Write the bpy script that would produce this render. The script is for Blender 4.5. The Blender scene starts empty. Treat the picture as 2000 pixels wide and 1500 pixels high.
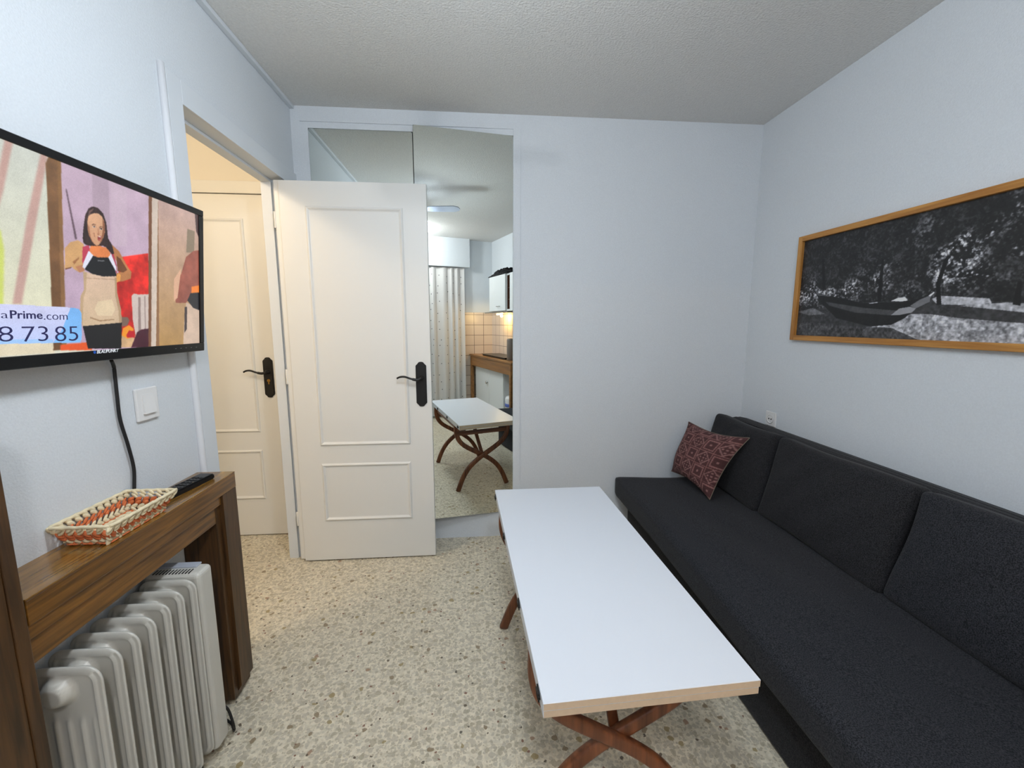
import bpy, bmesh, math, random
import numpy as np
from mathutils import Vector, Matrix

# ------------------------------------------------------------------ camera, world, lights, exposure
SC = bpy.context.scene
COL = SC.collection
FPX, PITCH, YAW, ROLL = 829.38, .1429, .0838, .0007        # focal length in px of a 2000 px wide frame
CAM = Vector((.972, 0, 1.335))
W, D, H = 2.651, 2.525, 2.475                              # right wall x, back wall y, ceiling z
_cy, _sy, _cp, _sp = math.cos(YAW), math.sin(YAW), math.cos(PITCH), math.sin(PITCH)
FW = Vector((_sy*_cp, _cy*_cp, -_sp)); RT = Vector((_cy, -_sy, 0)); UP = RT.cross(FW)
_cr, _sr = math.cos(ROLL), math.sin(ROLL)
RT, UP = RT*_cr + UP*_sr, UP*_cr - RT*_sr
cd = bpy.data.cameras.new('camera'); cam = bpy.data.objects.new('camera', cd); COL.objects.link(cam)
cd.sensor_width = 36; cd.lens = FPX/2000*36; cd.clip_start = .02
M = Matrix((RT, UP, -FW)).transposed().to_4x4(); M.translation = CAM
cam.matrix_world = M
SC.camera = cam

SC.view_settings.view_transform = 'Standard'; SC.view_settings.look = 'None'
SC.view_settings.gamma = 1; SC.view_settings.use_curve_mapping = False
SC.view_settings.exposure = 0.12
wd = bpy.data.worlds.new('night_sky'); SC.world = wd; wd.use_nodes = True
wd.node_tree.nodes['Background'].inputs[0].default_value = (.02, .03, .06, 1)
wd.node_tree.nodes['Background'].inputs[1].default_value = .3

FAN = Vector((.93, .98, 0))
def lamp(name, kind, loc, energy, color, size=.1, rot=None, size_y=None):
    d = bpy.data.lights.new(name, kind); d.energy = energy; d.color = color
    if kind == 'AREA':
        d.size = size
        if size_y: d.shape = 'RECTANGLE'; d.size_y = size_y
        else: d.shape = 'DISK'
    else: d.shadow_soft_size = size
    o = bpy.data.objects.new(name, d); o.location = loc
    if rot: o.rotation_euler = rot
    COL.objects.link(o); return o
COOL = (.83, .93, 1.0); WARM = (1.0, .80, .56)
lamp('fan_lamp_light', 'AREA', (FAN.x, FAN.y, 2.125), 2, COOL, .26)
lamp('fan_lamp_glow', 'POINT', (FAN.x, FAN.y, 2.06), 16.5, COOL, .06)
lamp('kitchen_fill_light', 'POINT', (1.12, -.52, 2.36), 35, (.955, .965, 1.0), .06)  # fill light added to brighten the room evenly, no known source
lamp('added_hallway_light', 'POINT', (-.55, 1.32, 2.30), 21, WARM, .07)  # added light from an unseen source, brightens the hallway
lamp('cabinet_lamp_light', 'POINT', (2.335, -.40, 1.425), 5.5, (1.0, .66, .26), .015)

# ------------------------------------------------------------------ helpers
def ray(px, py): return FW + RT*((px-1000)/FPX) - UP*((py-750)/FPX)
def at(px, py, ax, val):                                    # point of the photograph on the plane axis=val
    d = ray(px, py); return CAM + d*((val-CAM[ax])/d[ax])
def at_plane(px, py, p0, n):
    d = ray(px, py); return CAM + d*((p0-CAM).dot(n)/d.dot(n))
def lin(c):
    if isinstance(c, str): c = tuple(int(c[i:i+2], 16) for i in (0, 2, 4))
    return tuple(((v/255)/12.92 if v/255 <= .04045 else ((v/255+.055)/1.055)**2.4) for v in c)

def mat(name, rgb, rough=.6, metal=0, spec=.5, emit=None, estr=0, bump=None, var=None, trans=0, sheen=0, coat=0):
    m = bpy.data.materials.new(name); m.use_nodes = True; nt = m.node_tree; N = nt.nodes; L = nt.links
    p = N['Principled BSDF']; c = lin(rgb)
    p.inputs['Base Color'].default_value = (*c, 1); p.inputs['Roughness'].default_value = rough
    p.inputs['Metallic'].default_value = metal; p.inputs['Specular IOR Level'].default_value = spec
    p.inputs['Transmission Weight'].default_value = trans
    p.inputs['Sheen Weight'].default_value = sheen; p.inputs['Coat Weight'].default_value = coat
    if emit: p.inputs['Emission Color'].default_value = (*lin(emit), 1); p.inputs['Emission Strength'].default_value = estr
    tc = N.new('ShaderNodeTexCoord')
    if var:                                                 # (scale, amount): brightness mottling
        nz = N.new('ShaderNodeTexNoise'); nz.inputs['Scale'].default_value = var[0]; nz.inputs['Detail'].default_value = 4
        L.new(tc.outputs['Object'], nz.inputs['Vector'])
        mr = N.new('ShaderNodeMapRange'); mr.inputs[1].default_value = .3; mr.inputs[2].default_value = .7
        mr.inputs[3].default_value = 1-var[1]; mr.inputs[4].default_value = 1+var[1]
        L.new(nz.outputs['Fac'], mr.inputs[0])
        mx = N.new('ShaderNodeVectorMath'); mx.operation = 'SCALE'; mx.inputs[0].default_value = c
        L.new(mr.outputs[0], mx.inputs['Scale']); L.new(mx.outputs[0], p.inputs['Base Color'])
    if bump:                                                # (scale, strength, distance)
        nz = N.new('ShaderNodeTexNoise'); nz.inputs['Scale'].default_value = bump[0]; nz.inputs['Detail'].default_value = 3
        L.new(tc.outputs['Object'], nz.inputs['Vector'])
        b = N.new('ShaderNodeBump'); b.inputs['Strength'].default_value = bump[1]; b.inputs['Distance'].default_value = bump[2]
        L.new(nz.outputs['Fac'], b.inputs['Height']); L.new(b.outputs[0], p.inputs['Normal'])
    return m

def wood(name, dark, light, axis='Y', scale=9, rough=.35, spec=.5, coat=0):
    m = bpy.data.materials.new(name); m.use_nodes = True; nt = m.node_tree; N = nt.nodes; L = nt.links
    p = N['Principled BSDF']; p.inputs['Roughness'].default_value = rough; p.inputs['Specular IOR Level'].default_value = spec
    p.inputs['Coat Weight'].default_value = coat; p.inputs['Coat Roughness'].default_value = .15
    tc = N.new('ShaderNodeTexCoord'); mp = N.new('ShaderNodeMapping')
    s = [scale*6]*3; s['XYZ'.index(axis)] = scale*.35
    mp.inputs['Scale'].default_value = s
    L.new(tc.outputs['Object'], mp.inputs['Vector'])
    nz = N.new('ShaderNodeTexNoise'); nz.inputs['Scale'].default_value = 1; nz.inputs['Detail'].default_value = 6; nz.inputs['Distortion'].default_value = .6
    L.new(mp.outputs[0], nz.inputs['Vector'])
    r = N.new('ShaderNodeValToRGB'); r.color_ramp.elements[0].position = .34; r.color_ramp.elements[1].position = .68
    r.color_ramp.elements[0].color = (*lin(dark), 1); r.color_ramp.elements[1].color = (*lin(light), 1)
    L.new(nz.outputs['Fac'], r.inputs[0]); L.new(r.outputs[0], p.inputs['Base Color'])
    b = N.new('ShaderNodeBump'); b.inputs['Strength'].default_value = .12; b.inputs['Distance'].default_value = .002
    L.new(nz.outputs['Fac'], b.inputs['Height']); L.new(b.outputs[0], p.inputs['Normal'])
    return m

def terrazzo():
    m = bpy.data.materials.new('terrazzo'); m.use_nodes = True; nt = m.node_tree; N = nt.nodes; L = nt.links
    p = N['Principled BSDF']; p.inputs['Roughness'].default_value = .38; p.inputs['Specular IOR Level'].default_value = .35
    tc = N.new('ShaderNodeTexCoord'); col = None
    base = N.new('ShaderNodeTexNoise'); base.inputs['Scale'].default_value = 60; base.inputs['Detail'].default_value = 6
    L.new(tc.outputs['Object'], base.inputs['Vector'])
    r = N.new('ShaderNodeValToRGB'); r.color_ramp.elements[0].position = .35; r.color_ramp.elements[1].position = .65
    r.color_ramp.elements[0].color = (*lin((201, 192, 170)), 1); r.color_ramp.elements[1].color = (*lin((228, 219, 198)), 1)
    L.new(base.outputs['Fac'], r.inputs[0]); col = r.outputs[0]
    for scale, thr, size, ramp, amt, seed in (
            (125, .35, .40, ((176, 168, 148), (222, 216, 198), (164, 152, 130)), .6, 3.1),
            (70, .30, .42, ((182, 175, 158), (168, 160, 141), (204, 197, 178)), .7, 7.7),
            (44, .52, .40, ((178, 170, 152), (166, 156, 134), (190, 182, 164)), .7, 2.2),
            (40, .945, .36, ((152, 134, 92), (136, 118, 92), (160, 128, 104)), .85, 1.3),
            (80, .98, .36, ((90, 76, 62), (124, 84, 68), (84, 76, 66)), .9, 5.9)):
        mp = N.new('ShaderNodeMapping'); mp.inputs['Location'].default_value = (seed, seed*2, 0)
        L.new(tc.outputs['Object'], mp.inputs['Vector'])
        wn = N.new('ShaderNodeTexNoise'); wn.inputs['Scale'].default_value = scale*.9; wn.inputs['Detail'].default_value = 2
        L.new(mp.outputs[0], wn.inputs['Vector'])
        ad = N.new('ShaderNodeVectorMath'); ad.operation = 'MULTIPLY_ADD'
        ad.inputs[1].default_value = (.9/scale,)*3
        L.new(wn.outputs['Color'], ad.inputs[0]); L.new(mp.outputs[0], ad.inputs[2])
        v = N.new('ShaderNodeTexVoronoi'); v.inputs['Scale'].default_value = scale; v.voronoi_dimensions = '2D'
        L.new(ad.outputs[0], v.inputs['Vector'])
        sp = N.new('ShaderNodeSeparateColor'); L.new(v.outputs['Color'], sp.inputs[0])
        gt = N.new('ShaderNodeMath'); gt.operation = 'GREATER_THAN'; gt.inputs[1].default_value = thr; L.new(sp.outputs[0], gt.inputs[0])
        # chip radius varies per cell
        rd = N.new('ShaderNodeMath'); rd.operation = 'MULTIPLY_ADD'; rd.inputs[1].default_value = size*.5; rd.inputs[2].default_value = size*.7
        L.new(sp.outputs[1], rd.inputs[0])
        lt = N.new('ShaderNodeMath'); lt.operation = 'LESS_THAN'; L.new(v.outputs['Distance'], lt.inputs[0]); L.new(rd.outputs[0], lt.inputs[1])
        ml = N.new('ShaderNodeMath'); ml.operation = 'MULTIPLY'; L.new(gt.outputs[0], ml.inputs[0]); L.new(lt.outputs[0], ml.inputs[1])
        am = N.new('ShaderNodeMath'); am.operation = 'MULTIPLY'; am.inputs[1].default_value = amt; L.new(ml.outputs[0], am.inputs[0])
        cr = N.new('ShaderNodeValToRGB'); cr.color_ramp.interpolation = 'CONSTANT'
        cr.color_ramp.elements[0].color = (*lin(ramp[0]), 1); cr.color_ramp.elements[1].position = .4; cr.color_ramp.elements[1].color = (*lin(ramp[1]), 1)
        e = cr.color_ramp.elements.new(.75); e.color = (*lin(ramp[2]), 1)
        L.new(sp.outputs[2], cr.inputs[0])
        mx = N.new('ShaderNodeMix'); mx.data_type = 'RGBA'
        L.new(am.outputs[0], mx.inputs[0]); L.new(col, mx.inputs[6]); L.new(cr.outputs[0], mx.inputs[7]); col = mx.outputs[2]
    # faint tile joints every 40 cm
    br = N.new('ShaderNodeTexBrick'); br.offset = 0; br.inputs['Scale'].default_value = 1
    br.inputs['Brick Width'].default_value = .4; br.inputs['Row Height'].default_value = .4; br.inputs['Mortar Size'].default_value = .0009
    br.inputs['Color1'].default_value = br.inputs['Color2'].default_value = (1, 1, 1, 1); br.inputs['Mortar'].default_value = (.86, .84, .8, 1)
    mp = N.new('ShaderNodeMapping'); mp.inputs['Location'].default_value = (.12, .02, 0); L.new(tc.outputs['Object'], mp.inputs['Vector']); L.new(mp.outputs[0], br.inputs['Vector'])
    mx = N.new('ShaderNodeMix'); mx.data_type = 'RGBA'; mx.blend_type = 'MULTIPLY'; mx.inputs[0].default_value = 1
    L.new(col, mx.inputs[6]); L.new(br.outputs['Color'], mx.inputs[7]); L.new(mx.outputs[2], p.inputs['Base Color'])
    return m

def tiles_mat():
    m = bpy.data.materials.new('wall_tile'); m.use_nodes = True; nt = m.node_tree; N = nt.nodes; L = nt.links
    p = N['Principled BSDF']; p.inputs['Roughness'].default_value = .3
    uv = N.new('ShaderNodeUVMap'); br = N.new('ShaderNodeTexBrick'); br.offset = 0; br.inputs['Scale'].default_value = 1
    br.inputs['Brick Width'].default_value = .145; br.inputs['Row Height'].default_value = .145; br.inputs['Mortar Size'].default_value = .0035
    br.inputs['Color1'].default_value = (*lin((222, 205, 190)), 1); br.inputs['Color2'].default_value = (*lin((214, 196, 180)), 1)
    br.inputs['Mortar'].default_value = (*lin((120, 108, 98)), 1)
    L.new(uv.outputs[0], br.inputs['Vector']); L.new(br.outputs['Color'], p.inputs['Base Color'])
    return m

def fabric(name, rgb, rgb2, scale=420, sheen=.2, bump=.25):
    m = bpy.data.materials.new(name); m.use_nodes = True; nt = m.node_tree; N = nt.nodes; L = nt.links
    p = N['Principled BSDF']; p.inputs['Roughness'].default_value = .95; p.inputs['Specular IOR Level'].default_value = .15
    p.inputs['Sheen Weight'].default_value = sheen; p.inputs['Sheen Roughness'].default_value = .5
    tc = N.new('ShaderNodeTexCoord'); nz = N.new('ShaderNodeTexNoise'); nz.inputs['Scale'].default_value = scale; nz.inputs['Detail'].default_value = 2
    L.new(tc.outputs['Object'], nz.inputs['Vector'])
    r = N.new('ShaderNodeValToRGB'); r.color_ramp.elements[0].position = .35; r.color_ramp.elements[1].position = .68
    r.color_ramp.elements[0].color = (*lin(rgb), 1); r.color_ramp.elements[1].color = (*lin(rgb2), 1)
    L.new(nz.outputs['Fac'], r.inputs[0]); L.new(r.outputs[0], p.inputs['Base Color'])
    b = N.new('ShaderNodeBump'); b.inputs['Strength'].default_value = bump; b.inputs['Distance'].default_value = .001
    L.new(nz.outputs['Fac'], b.inputs['Height']); L.new(b.outputs[0], p.inputs['Normal'])
    return m

def painted(name, emissive=False, rough=.6, strength=.92):    # colours come from the mesh's own 'paint' attribute
    m = bpy.data.materials.new(name); m.use_nodes = True; nt = m.node_tree; N = nt.nodes; L = nt.links
    p = N['Principled BSDF']; a = N.new('ShaderNodeAttribute'); a.attribute_name = 'paint'
    if emissive:
        p.inputs['Base Color'].default_value = (.01, .01, .01, 1); p.inputs['Roughness'].default_value = .35
        L.new(a.outputs['Color'], p.inputs['Emission Color']); p.inputs['Emission Strength'].default_value = strength
    else: L.new(a.outputs['Color'], p.inputs['Base Color'])
    p.inputs['Roughness'].default_value = rough
    return m

MT = dict(
    wall=mat('wall_paint', (214, 219, 224), .85, spec=.2, bump=(210, .4, .003), var=(170, .03)),
    ceil=mat('ceiling_plaster', (224, 223, 220), .95, spec=.1, bump=(120, .8, .006), var=(110, .05)),
    cream=mat('door_enamel', (224, 224, 221), .38, spec=.4, bump=(30, .05, .001)),
    white=mat('white_gloss', (222, 224, 228), .35),
    trim=mat('trim_paint', (214, 219, 224), .5, spec=.3),
    hallwall=mat('hallway_paint', (226, 221, 210), .8),
    floor=terrazzo(), tile=tiles_mat(),
    mirror=mat('mirror_glass', (232, 238, 234), .005, metal=1),
    mirror_back=mat('mirror_backing', (60, 60, 58), .7),
    iron=mat('black_iron', (20, 19, 20), .45, spec=.4),
    brass=mat('brass', (190, 150, 80), .3, metal=1),
    tabletop=mat('white_laminate', (212, 217, 225), .32, spec=.4),
    mdf=mat('raw_edge', (206, 184, 158), .8, var=(90, .04)),
    tablewood=wood('table_walnut', (84, 44, 24), (140, 84, 50), 'Z', 7, .4),
    railwood=wood('table_rail_walnut', (84, 44, 24), (130, 78, 46), 'X', 7, .4),
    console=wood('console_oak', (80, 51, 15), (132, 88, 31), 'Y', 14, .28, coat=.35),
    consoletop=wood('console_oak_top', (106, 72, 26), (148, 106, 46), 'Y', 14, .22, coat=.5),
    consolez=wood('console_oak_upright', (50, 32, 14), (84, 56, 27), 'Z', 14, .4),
    frame=wood('frame_pine', (158, 104, 44), (196, 142, 72), 'Y', 10, .45),
    framez=wood('frame_pine_upright', (158, 104, 44), (196, 142, 72), 'Z', 10, .45),
    counter=wood('counter_beech', (116, 76, 38), (156, 108, 58), 'Y', 6, .35),
    sofa=fabric('charcoal_weave', (20, 21, 25), (56, 57, 62), 330, .06),
    sofab=fabric('charcoal_cotton', (20, 20, 23), (52, 52, 55), 330, .06),
    plastic=mat('white_plastic', (226, 226, 226), .35),
    radiator=mat('radiator_enamel', (196, 195, 188), .3, spec=.5),
    greypad=mat('grey_label', (168, 174, 186), .5),
    black=mat('black_plastic', (9, 9, 10), .3, spec=.35),
    blackmat=mat('black_cable', (16, 16, 17), .6),
    blackcloth=fabric('black_cloth', (14, 14, 15), (28, 28, 30), 200, .1),
    grey=mat('grey_metal', (150, 150, 150), .35, metal=.8),
    steel=mat('stainless', (190, 190, 186), .25, metal=1),
    cabinet=mat('kitchen_white', (222, 224, 224), .4),
    cabin=mat('cabinet_inside', (92, 56, 34), .7),
    lampshade=mat('lamp_diffuser', (255, 255, 255), .5, emit=(225, 238, 255), estr=9),
    warmshade=mat('warm_tube', (255, 230, 190), .5, emit=(255, 205, 130), estr=14),
    navy=mat('caption_ink', (24, 24, 60), .5, emit=(24, 24, 60), estr=1),
    logo=mat('logo_print', (225, 228, 232), .5, emit=(190, 195, 200), estr=.35),
    blue=mat('logo_blue', (30, 90, 190), .5),
    straw=mat('cream_straw', (226, 212, 178), .7, var=(60, .12)),
    orange=mat('orange_straw', (205, 110, 62), .7, var=(60, .12)),
    glass=mat('pane_glass', (240, 245, 245), .02, trans=1),
    ceramic=mat('canister_grey', (120, 108, 98), .4),
    bluep=mat('blue_plastic', (90, 110, 190), .5),
)

def new_obj(name, me, m=None, parent=None, smooth=False):
    o = bpy.data.objects.new(name, me); COL.objects.link(o)
    if m is not None:
        for mm in (m if isinstance(m, (list, tuple)) else [m]): me.materials.append(mm)
    if smooth:
        for p in me.polygons: p.use_smooth = True
    if parent is not None:
        o.parent = parent; o.matrix_parent_inverse = parent.matrix_world.inverted() if False else Matrix.Translation(-parent.location)
    return o
def obj(name, bm, m, parent=None, smooth=False):
    bmesh.ops.recalc_face_normals(bm, faces=bm.faces)
    me = bpy.data.meshes.new(name); bm.to_mesh(me); bm.free()
    return new_obj(name, me, m, parent, smooth)
def box(bm, a, b, bev=0, mi=0, seg=2):
    vs = [bm.verts.new((x, y, z)) for x in (a[0], b[0]) for y in (a[1], b[1]) for z in (a[2], b[2])]
    F = [(0, 1, 3, 2), (4, 6, 7, 5), (0, 4, 5, 1), (2, 3, 7, 6), (0, 2, 6, 4), (1, 5, 7, 3)]
    fs = [bm.faces.new([vs[i] for i in f]) for f in F]
    for f in fs: f.material_index = mi
    if bev:
        es = list({e for f in fs for e in f.edges})
        r = bmesh.ops.bevel(bm, geom=es, offset=bev, segments=seg, affect='EDGES', profile=.5)
        for f in r['faces']: f.material_index = mi
    return vs
def boxes(*bs, bev=0):
    bm = bmesh.new()
    for a, b in bs: box(bm, a, b, bev)
    return bm
def prism(bm, pts, vec, mi=0):                              # closed outline extruded by vec
    vec = Vector(vec)
    lo = [bm.verts.new(Vector(p)) for p in pts]; hi = [bm.verts.new(Vector(p)+vec) for p in pts]
    n = len(pts); fs = [bm.faces.new(lo[::-1]), bm.faces.new(hi)]
    for i in range(n): fs.append(bm.faces.new((lo[i], lo[(i+1) % n], hi[(i+1) % n], hi[i])))
    for f in fs: f.material_index = mi
def tube(bm, pts, r, n=10, flat=None, mi=0):                # swept ring; r number or list; flat=(width vector, half w, half t)
    pts = [Vector(p) for p in pts]; rings = []
    for i, p in enumerate(pts):
        t = (pts[min(i+1, len(pts)-1)] - pts[max(i-1, 0)]).normalized()
        if flat:
            a = flat[0].normalized(); a = (a - t*a.dot(t)).normalized(); b = t.cross(a)
            w, h = flat[1], flat[2]
            ring = []
            for k in range(n):
                th = 2*math.pi*(k+.5)/n; c, s = math.cos(th), math.sin(th)
                c = math.copysign(abs(c)**.45, c); s = math.copysign(abs(s)**.45, s)
                ring.append(bm.verts.new(p + a*c*w + b*s*h))
        else:
            rr = r[i] if isinstance(r, (list, tuple)) else r
            ref = Vector((0, 0, 1)) if abs(t.z) < .9 else Vector((1, 0, 0))
            a = t.cross(ref).normalized(); b = t.cross(a)
            ring = [bm.verts.new(p + (a*math.cos(2*math.pi*k/n) + b*math.sin(2*math.pi*k/n))*rr) for k in range(n)]
        rings.append(ring)
    for i in range(len(rings)-1):
        for k in range(n):
            f = bm.faces.new((rings[i][k], rings[i][(k+1) % n], rings[i+1][(k+1) % n], rings[i+1][k])); f.material_index = mi; f.smooth = True
    for f in (bm.faces.new(rings[0]), bm.faces.new(rings[-1][::-1])): f.material_index = mi
def lathe(bm, prof, c, n=24, axis='Z', mi=0):               # prof [(r, h)]
    rings = []
    for r, h in prof:
        ring = []
        for k in range(n):
            a = 2*math.pi*k/n; u, v = r*math.cos(a), r*math.sin(a)
            p = {'Z': (u, v, h), 'Y': (u, h, v), 'X': (h, u, v)}[axis]
            ring.append(bm.verts.new(Vector(c)+Vector(p)))
        rings.append(ring)
    for i in range(len(rings)-1):
        for k in range(n):
            f = bm.faces.new((rings[i][k], rings[i][(k+1) % n], rings[i+1][(k+1) % n], rings[i+1][k])); f.material_index = mi; f.smooth = True
    bm.faces.new(rings[0]); bm.faces.new(rings[-1])
def smooth_path(P, n=8):                                    # Catmull-Rom through P
    P = [Vector(p) for p in P]; out = []
    for i in range(len(P)-1):
        p0, p1, p2, p3 = P[max(i-1, 0)], P[i], P[i+1], P[min(i+2, len(P)-1)]
        for k in range(n):
            t = k/n; out.append(.5*((2*p1)+(p2-p0)*t+(2*p0-5*p1+4*p2-p3)*t*t+(3*p1-p0-3*p2+p3)*t**3))
    out.append(P[-1]); return out
def thing(name, label, cat, loc=(0, 0, 0), group=None):
    o = bpy.data.objects.new(name, None); COL.objects.link(o); o.location = loc; o.empty_display_size = .05
    return tag(o, label, cat, group)
def tag(o, label, cat, group=None):
    o['label'] = label; o['category'] = cat
    if group: o['group'] = group
    return o
def struct(o): o['kind'] = 'structure'; return o
def text(name, body, m, parent, origin, ex, ey, size, bold=0, shear=0, spread=1.0, width=None, extr=.0003):
    c = bpy.data.curves.new(name, 'FONT'); c.body = body; c.size = size; c.offset = bold; c.shear = shear; c.space_character = spread
    c.extrude = extr; c.resolution_u = 4
    t = bpy.data.objects.new(name, c); COL.objects.link(t); bpy.context.view_layer.update()
    me = bpy.data.meshes.new_from_object(t.evaluated_get(bpy.context.evaluated_depsgraph_get())); bpy.data.objects.remove(t)
    me.name = name
    ex = Vector(ex).normalized(); ey = Vector(ey).normalized(); ez = ex.cross(ey)
    xs = [v.co.x for v in me.vertices]; k = (width/(max(xs)-min(xs))) if width else 1; x0 = min(xs)
    for v in me.vertices: v.co = Vector(origin) + ex*((v.co.x-x0)*k) + ey*v.co.y + ez*v.co.z
    return new_obj(name, me, m, parent)

# numpy painting of flat pictures -----------------------------------------
def fbm(x, y, scale, seed, octs=5):
    out = np.zeros_like(x); amp = 1; tot = 0
    for o in range(octs):
        rs = np.random.RandomState(seed+o); g = rs.rand(256, 256)
        xs = x*scale*2**o+13.7*o; ys = y*scale*2**o+7.1*o
        xi = np.floor(xs).astype(int); yi = np.floor(ys).astype(int); fx = xs-xi; fy = ys-yi
        fx = fx*fx*(3-2*fx); fy = fy*fy*(3-2*fy)
        a = g[xi % 256, yi % 256]; b = g[(xi+1) % 256, yi % 256]; c = g[xi % 256, (yi+1) % 256]; d = g[(xi+1) % 256, (yi+1) % 256]
        out += amp*((a*(1-fx)+b*fx)*(1-fy)+(c*(1-fx)+d*fx)*fy); tot += amp; amp *= .6
    return out/tot
def inside(X, Y, poly):
    r = np.zeros(X.shape, bool); n = len(poly)
    for i in range(n):
        x1, y1 = poly[i]; x2, y2 = poly[(i+1) % n]
        if y1 == y2: continue
        r ^= ((y1 > Y) != (y2 > Y)) & (X < (x2-x1)*(Y-y1)/(y2-y1)+x1)
    return r
def blur(A, k=1):
    for _ in range(k):
        B = np.pad(A, ((1, 1), (1, 1), (0, 0)), 'edge')
        A = (B[1:-1, 1:-1]*2+B[:-2, 1:-1]+B[2:, 1:-1]+B[1:-1, :-2]+B[1:-1, 2:])/6
    return A
def painted_sheet(name, origin, eu, ev, w, h, rgb, m, parent):     # rgb (nu, nv, 3) sRGB 0-255 at the grid points
    nu, nv = rgb.shape[:2]
    u = np.linspace(0, w, nu); v = np.linspace(0, h, nv); Ug, Vg = np.meshgrid(u, v, indexing='ij')
    co = np.array(origin)[None, None]+Ug[..., None]*np.array(eu)+Vg[..., None]*np.array(ev)
    idx = np.arange(nu*nv).reshape(nu, nv)
    q = np.stack([idx[:-1, :-1], idx[1:, :-1], idx[1:, 1:], idx[:-1, 1:]], -1).reshape(-1, 4)
    me = bpy.data.meshes.new(name); me.vertices.add(nu*nv); me.vertices.foreach_set('co', co.reshape(-1))
    me.loops.add(q.size); me.loops.foreach_set('vertex_index', q.reshape(-1)); me.polygons.add(len(q))
    me.polygons.foreach_set('loop_start', np.arange(0, q.size, 4)); me.update(calc_edges=True); me.validate()
    c = np.clip(rgb, 0, 255)/255; c = np.where(c <= .04045, c/12.92, ((c+.055)/1.055)**2.4)
    at_ = me.color_attributes.new('paint', 'FLOAT_COLOR', 'POINT')
    at_.data.foreach_set('color', np.concatenate([c.reshape(-1, 3), np.ones((nu*nv, 1))], 1).astype(np.float32).reshape(-1))
    return new_obj(name, me, m, parent)

# ------------------------------------------------------------------ the room
X0, Y0 = -1.05, -1.03                                      # hallway's far side, wall behind the camera
DY0, DY1, DZ = 1.612, 2.375, 2.052                         # doorway in the left wall
CX0, CX1, CZ0, CZ1 = .087, 1.19, .163, 2.367               # wardrobe recess in the back wall
struct(obj('floor', boxes(((X0-.1, Y0-.15, -.1), (W+.1, D+.5, 0))), MT['floor']))
struct(obj('ceiling', boxes(((X0-.1, Y0-.15, H), (W+.1, D+.5, H+.1))), MT['ceil']))
struct(obj('wall_left', boxes(((-.1, Y0, 0), (0, DY0-.035, H)), ((-.1, DY0-.035, DZ+.03), (0, DY1+.035, H)), ((-.1, DY1+.035, 0), (0, D, H))), MT['wall']))
struct(obj('wall_right', boxes(((W, .5, 0), (W+.1, D+.1, H))), MT['wall']))
struct(obj('wall_kitchen_side', boxes(((2.45, Y0, 0), (W+.1, .5, H))), MT['wall']))
struct(obj('wall_back', boxes(((-.1, D, 0), (CX0, D+.1, H)), ((CX1, D, 0), (W, D+.1, H)), ((CX0, D, CZ1), (CX1, D+.1, H)), ((CX0, D, 0), (CX1, D+.1, CZ0)),
       ((CX0-.02, D+.44, 0), (CX1+.02, D+.48, H)), ((CX0-.02, D+.1, 0), (CX0, D+.44, H)), ((CX1, D+.1, 0), (CX1+.02, D+.44, H)),
       ((CX0, D+.1, CZ0-.03), (CX1, D+.44, CZ0)), ((CX0, D+.1, CZ1), (CX1, D+.44, CZ1+.03))), MT['wall']))
WX0, WX1, WZ1 = 1.16, 1.98, 2.10                            # balcony window behind the curtain
struct(obj('wall_front', boxes(((X0-.1, Y0-.12, 0), (WX0, Y0, H)), ((WX1, Y0-.12, 0), (2.45, Y0, H)), ((WX0, Y0-.12, WZ1), (WX1, Y0, H))), MT['wall']))
bm = boxes(((X0-.1, Y0, 0), (X0, D+.13, H)), ((X0, 0.6, 0), (-.1, .7, H)))
struct(obj('wall_hallway_side', bm, MT['hallwall']))
HY = 2.655; HX0, HX1, HZ = -.955, -.215, 2.055
struct(obj('wall_hallway_far', boxes(((X0-.1, HY+.005, 0), (HX0-.005, HY+.12, H)), ((HX1+.005, HY+.005, 0), (-.1, HY+.12, H)), ((HX0-.005, HY+.005, HZ+.005), (HX1+.005, HY+.12, H)),
        ((-.1, D+.1, 0), (-.06, HY+.12, H))), MT['hallwall']))
# window behind the curtain
w1 = struct(obj('window_1', boxes(((WX0, Y0-.09, 0), (WX0+.05, Y0-.04, WZ1)), ((WX1-.05, Y0-.09, 0), (WX1, Y0-.04, WZ1)), ((WX0+.05, Y0-.09, WZ1-.05), (WX1-.05, Y0-.04, WZ1)),
        ((WX0+.05, Y0-.09, 0), (WX1-.05, Y0-.04, .08)), ((WX0+.05, Y0-.09, .85), (WX1-.05, Y0-.04, .92)), bev=.003), MT['white']))
obj('window_pane', boxes(((WX0+.05, Y0-.07, .08), (WX1-.05, Y0-.064, .85)), ((WX0+.05, Y0-.07, .92), (WX1-.05, Y0-.064, WZ1-.05))), MT['glass'], w1)
# trims: doorway casing with lining and stop
bm = boxes(((-.105, DY0-.035, 0), (.001, DY0, DZ)), ((-.105, DY1, 0), (-.012, DY1+.035, DZ+.03)), ((-.105, DY0-.035, DZ), (.001, DY1+.035, DZ+.03)),
           ((0, DY0-.07, 0), (.012, DY0, 2.128)), ((0, DY0, DZ), (.012, D-.001, 2.128)), ((0, DY1+.005, 0), (.011, D-.001, DZ)),
           ((-.105, DY0, 0), (-.055, DY0+.012, DZ)), ((-.105, DY1-.012, 0), (-.055, DY1, DZ)), ((-.105, DY0+.012, DZ-.012), (-.055, DY1-.012, DZ)), bev=.0015)
struct(obj('trim_1', bm, MT['trim']))
bm = bmesh.new(); tube(bm, [(.006, DY0-.083, z) for z in (0, .7, 1.4, 2.135)], .011, 8)
struct(obj('trim_2', bm, MT['white']))                      # rounded caulk bead beside the casing
struct(obj('trim_3', boxes(((0, Y0, H-.018), (.024, D, H)), bev=.003), MT['trim']))
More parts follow.
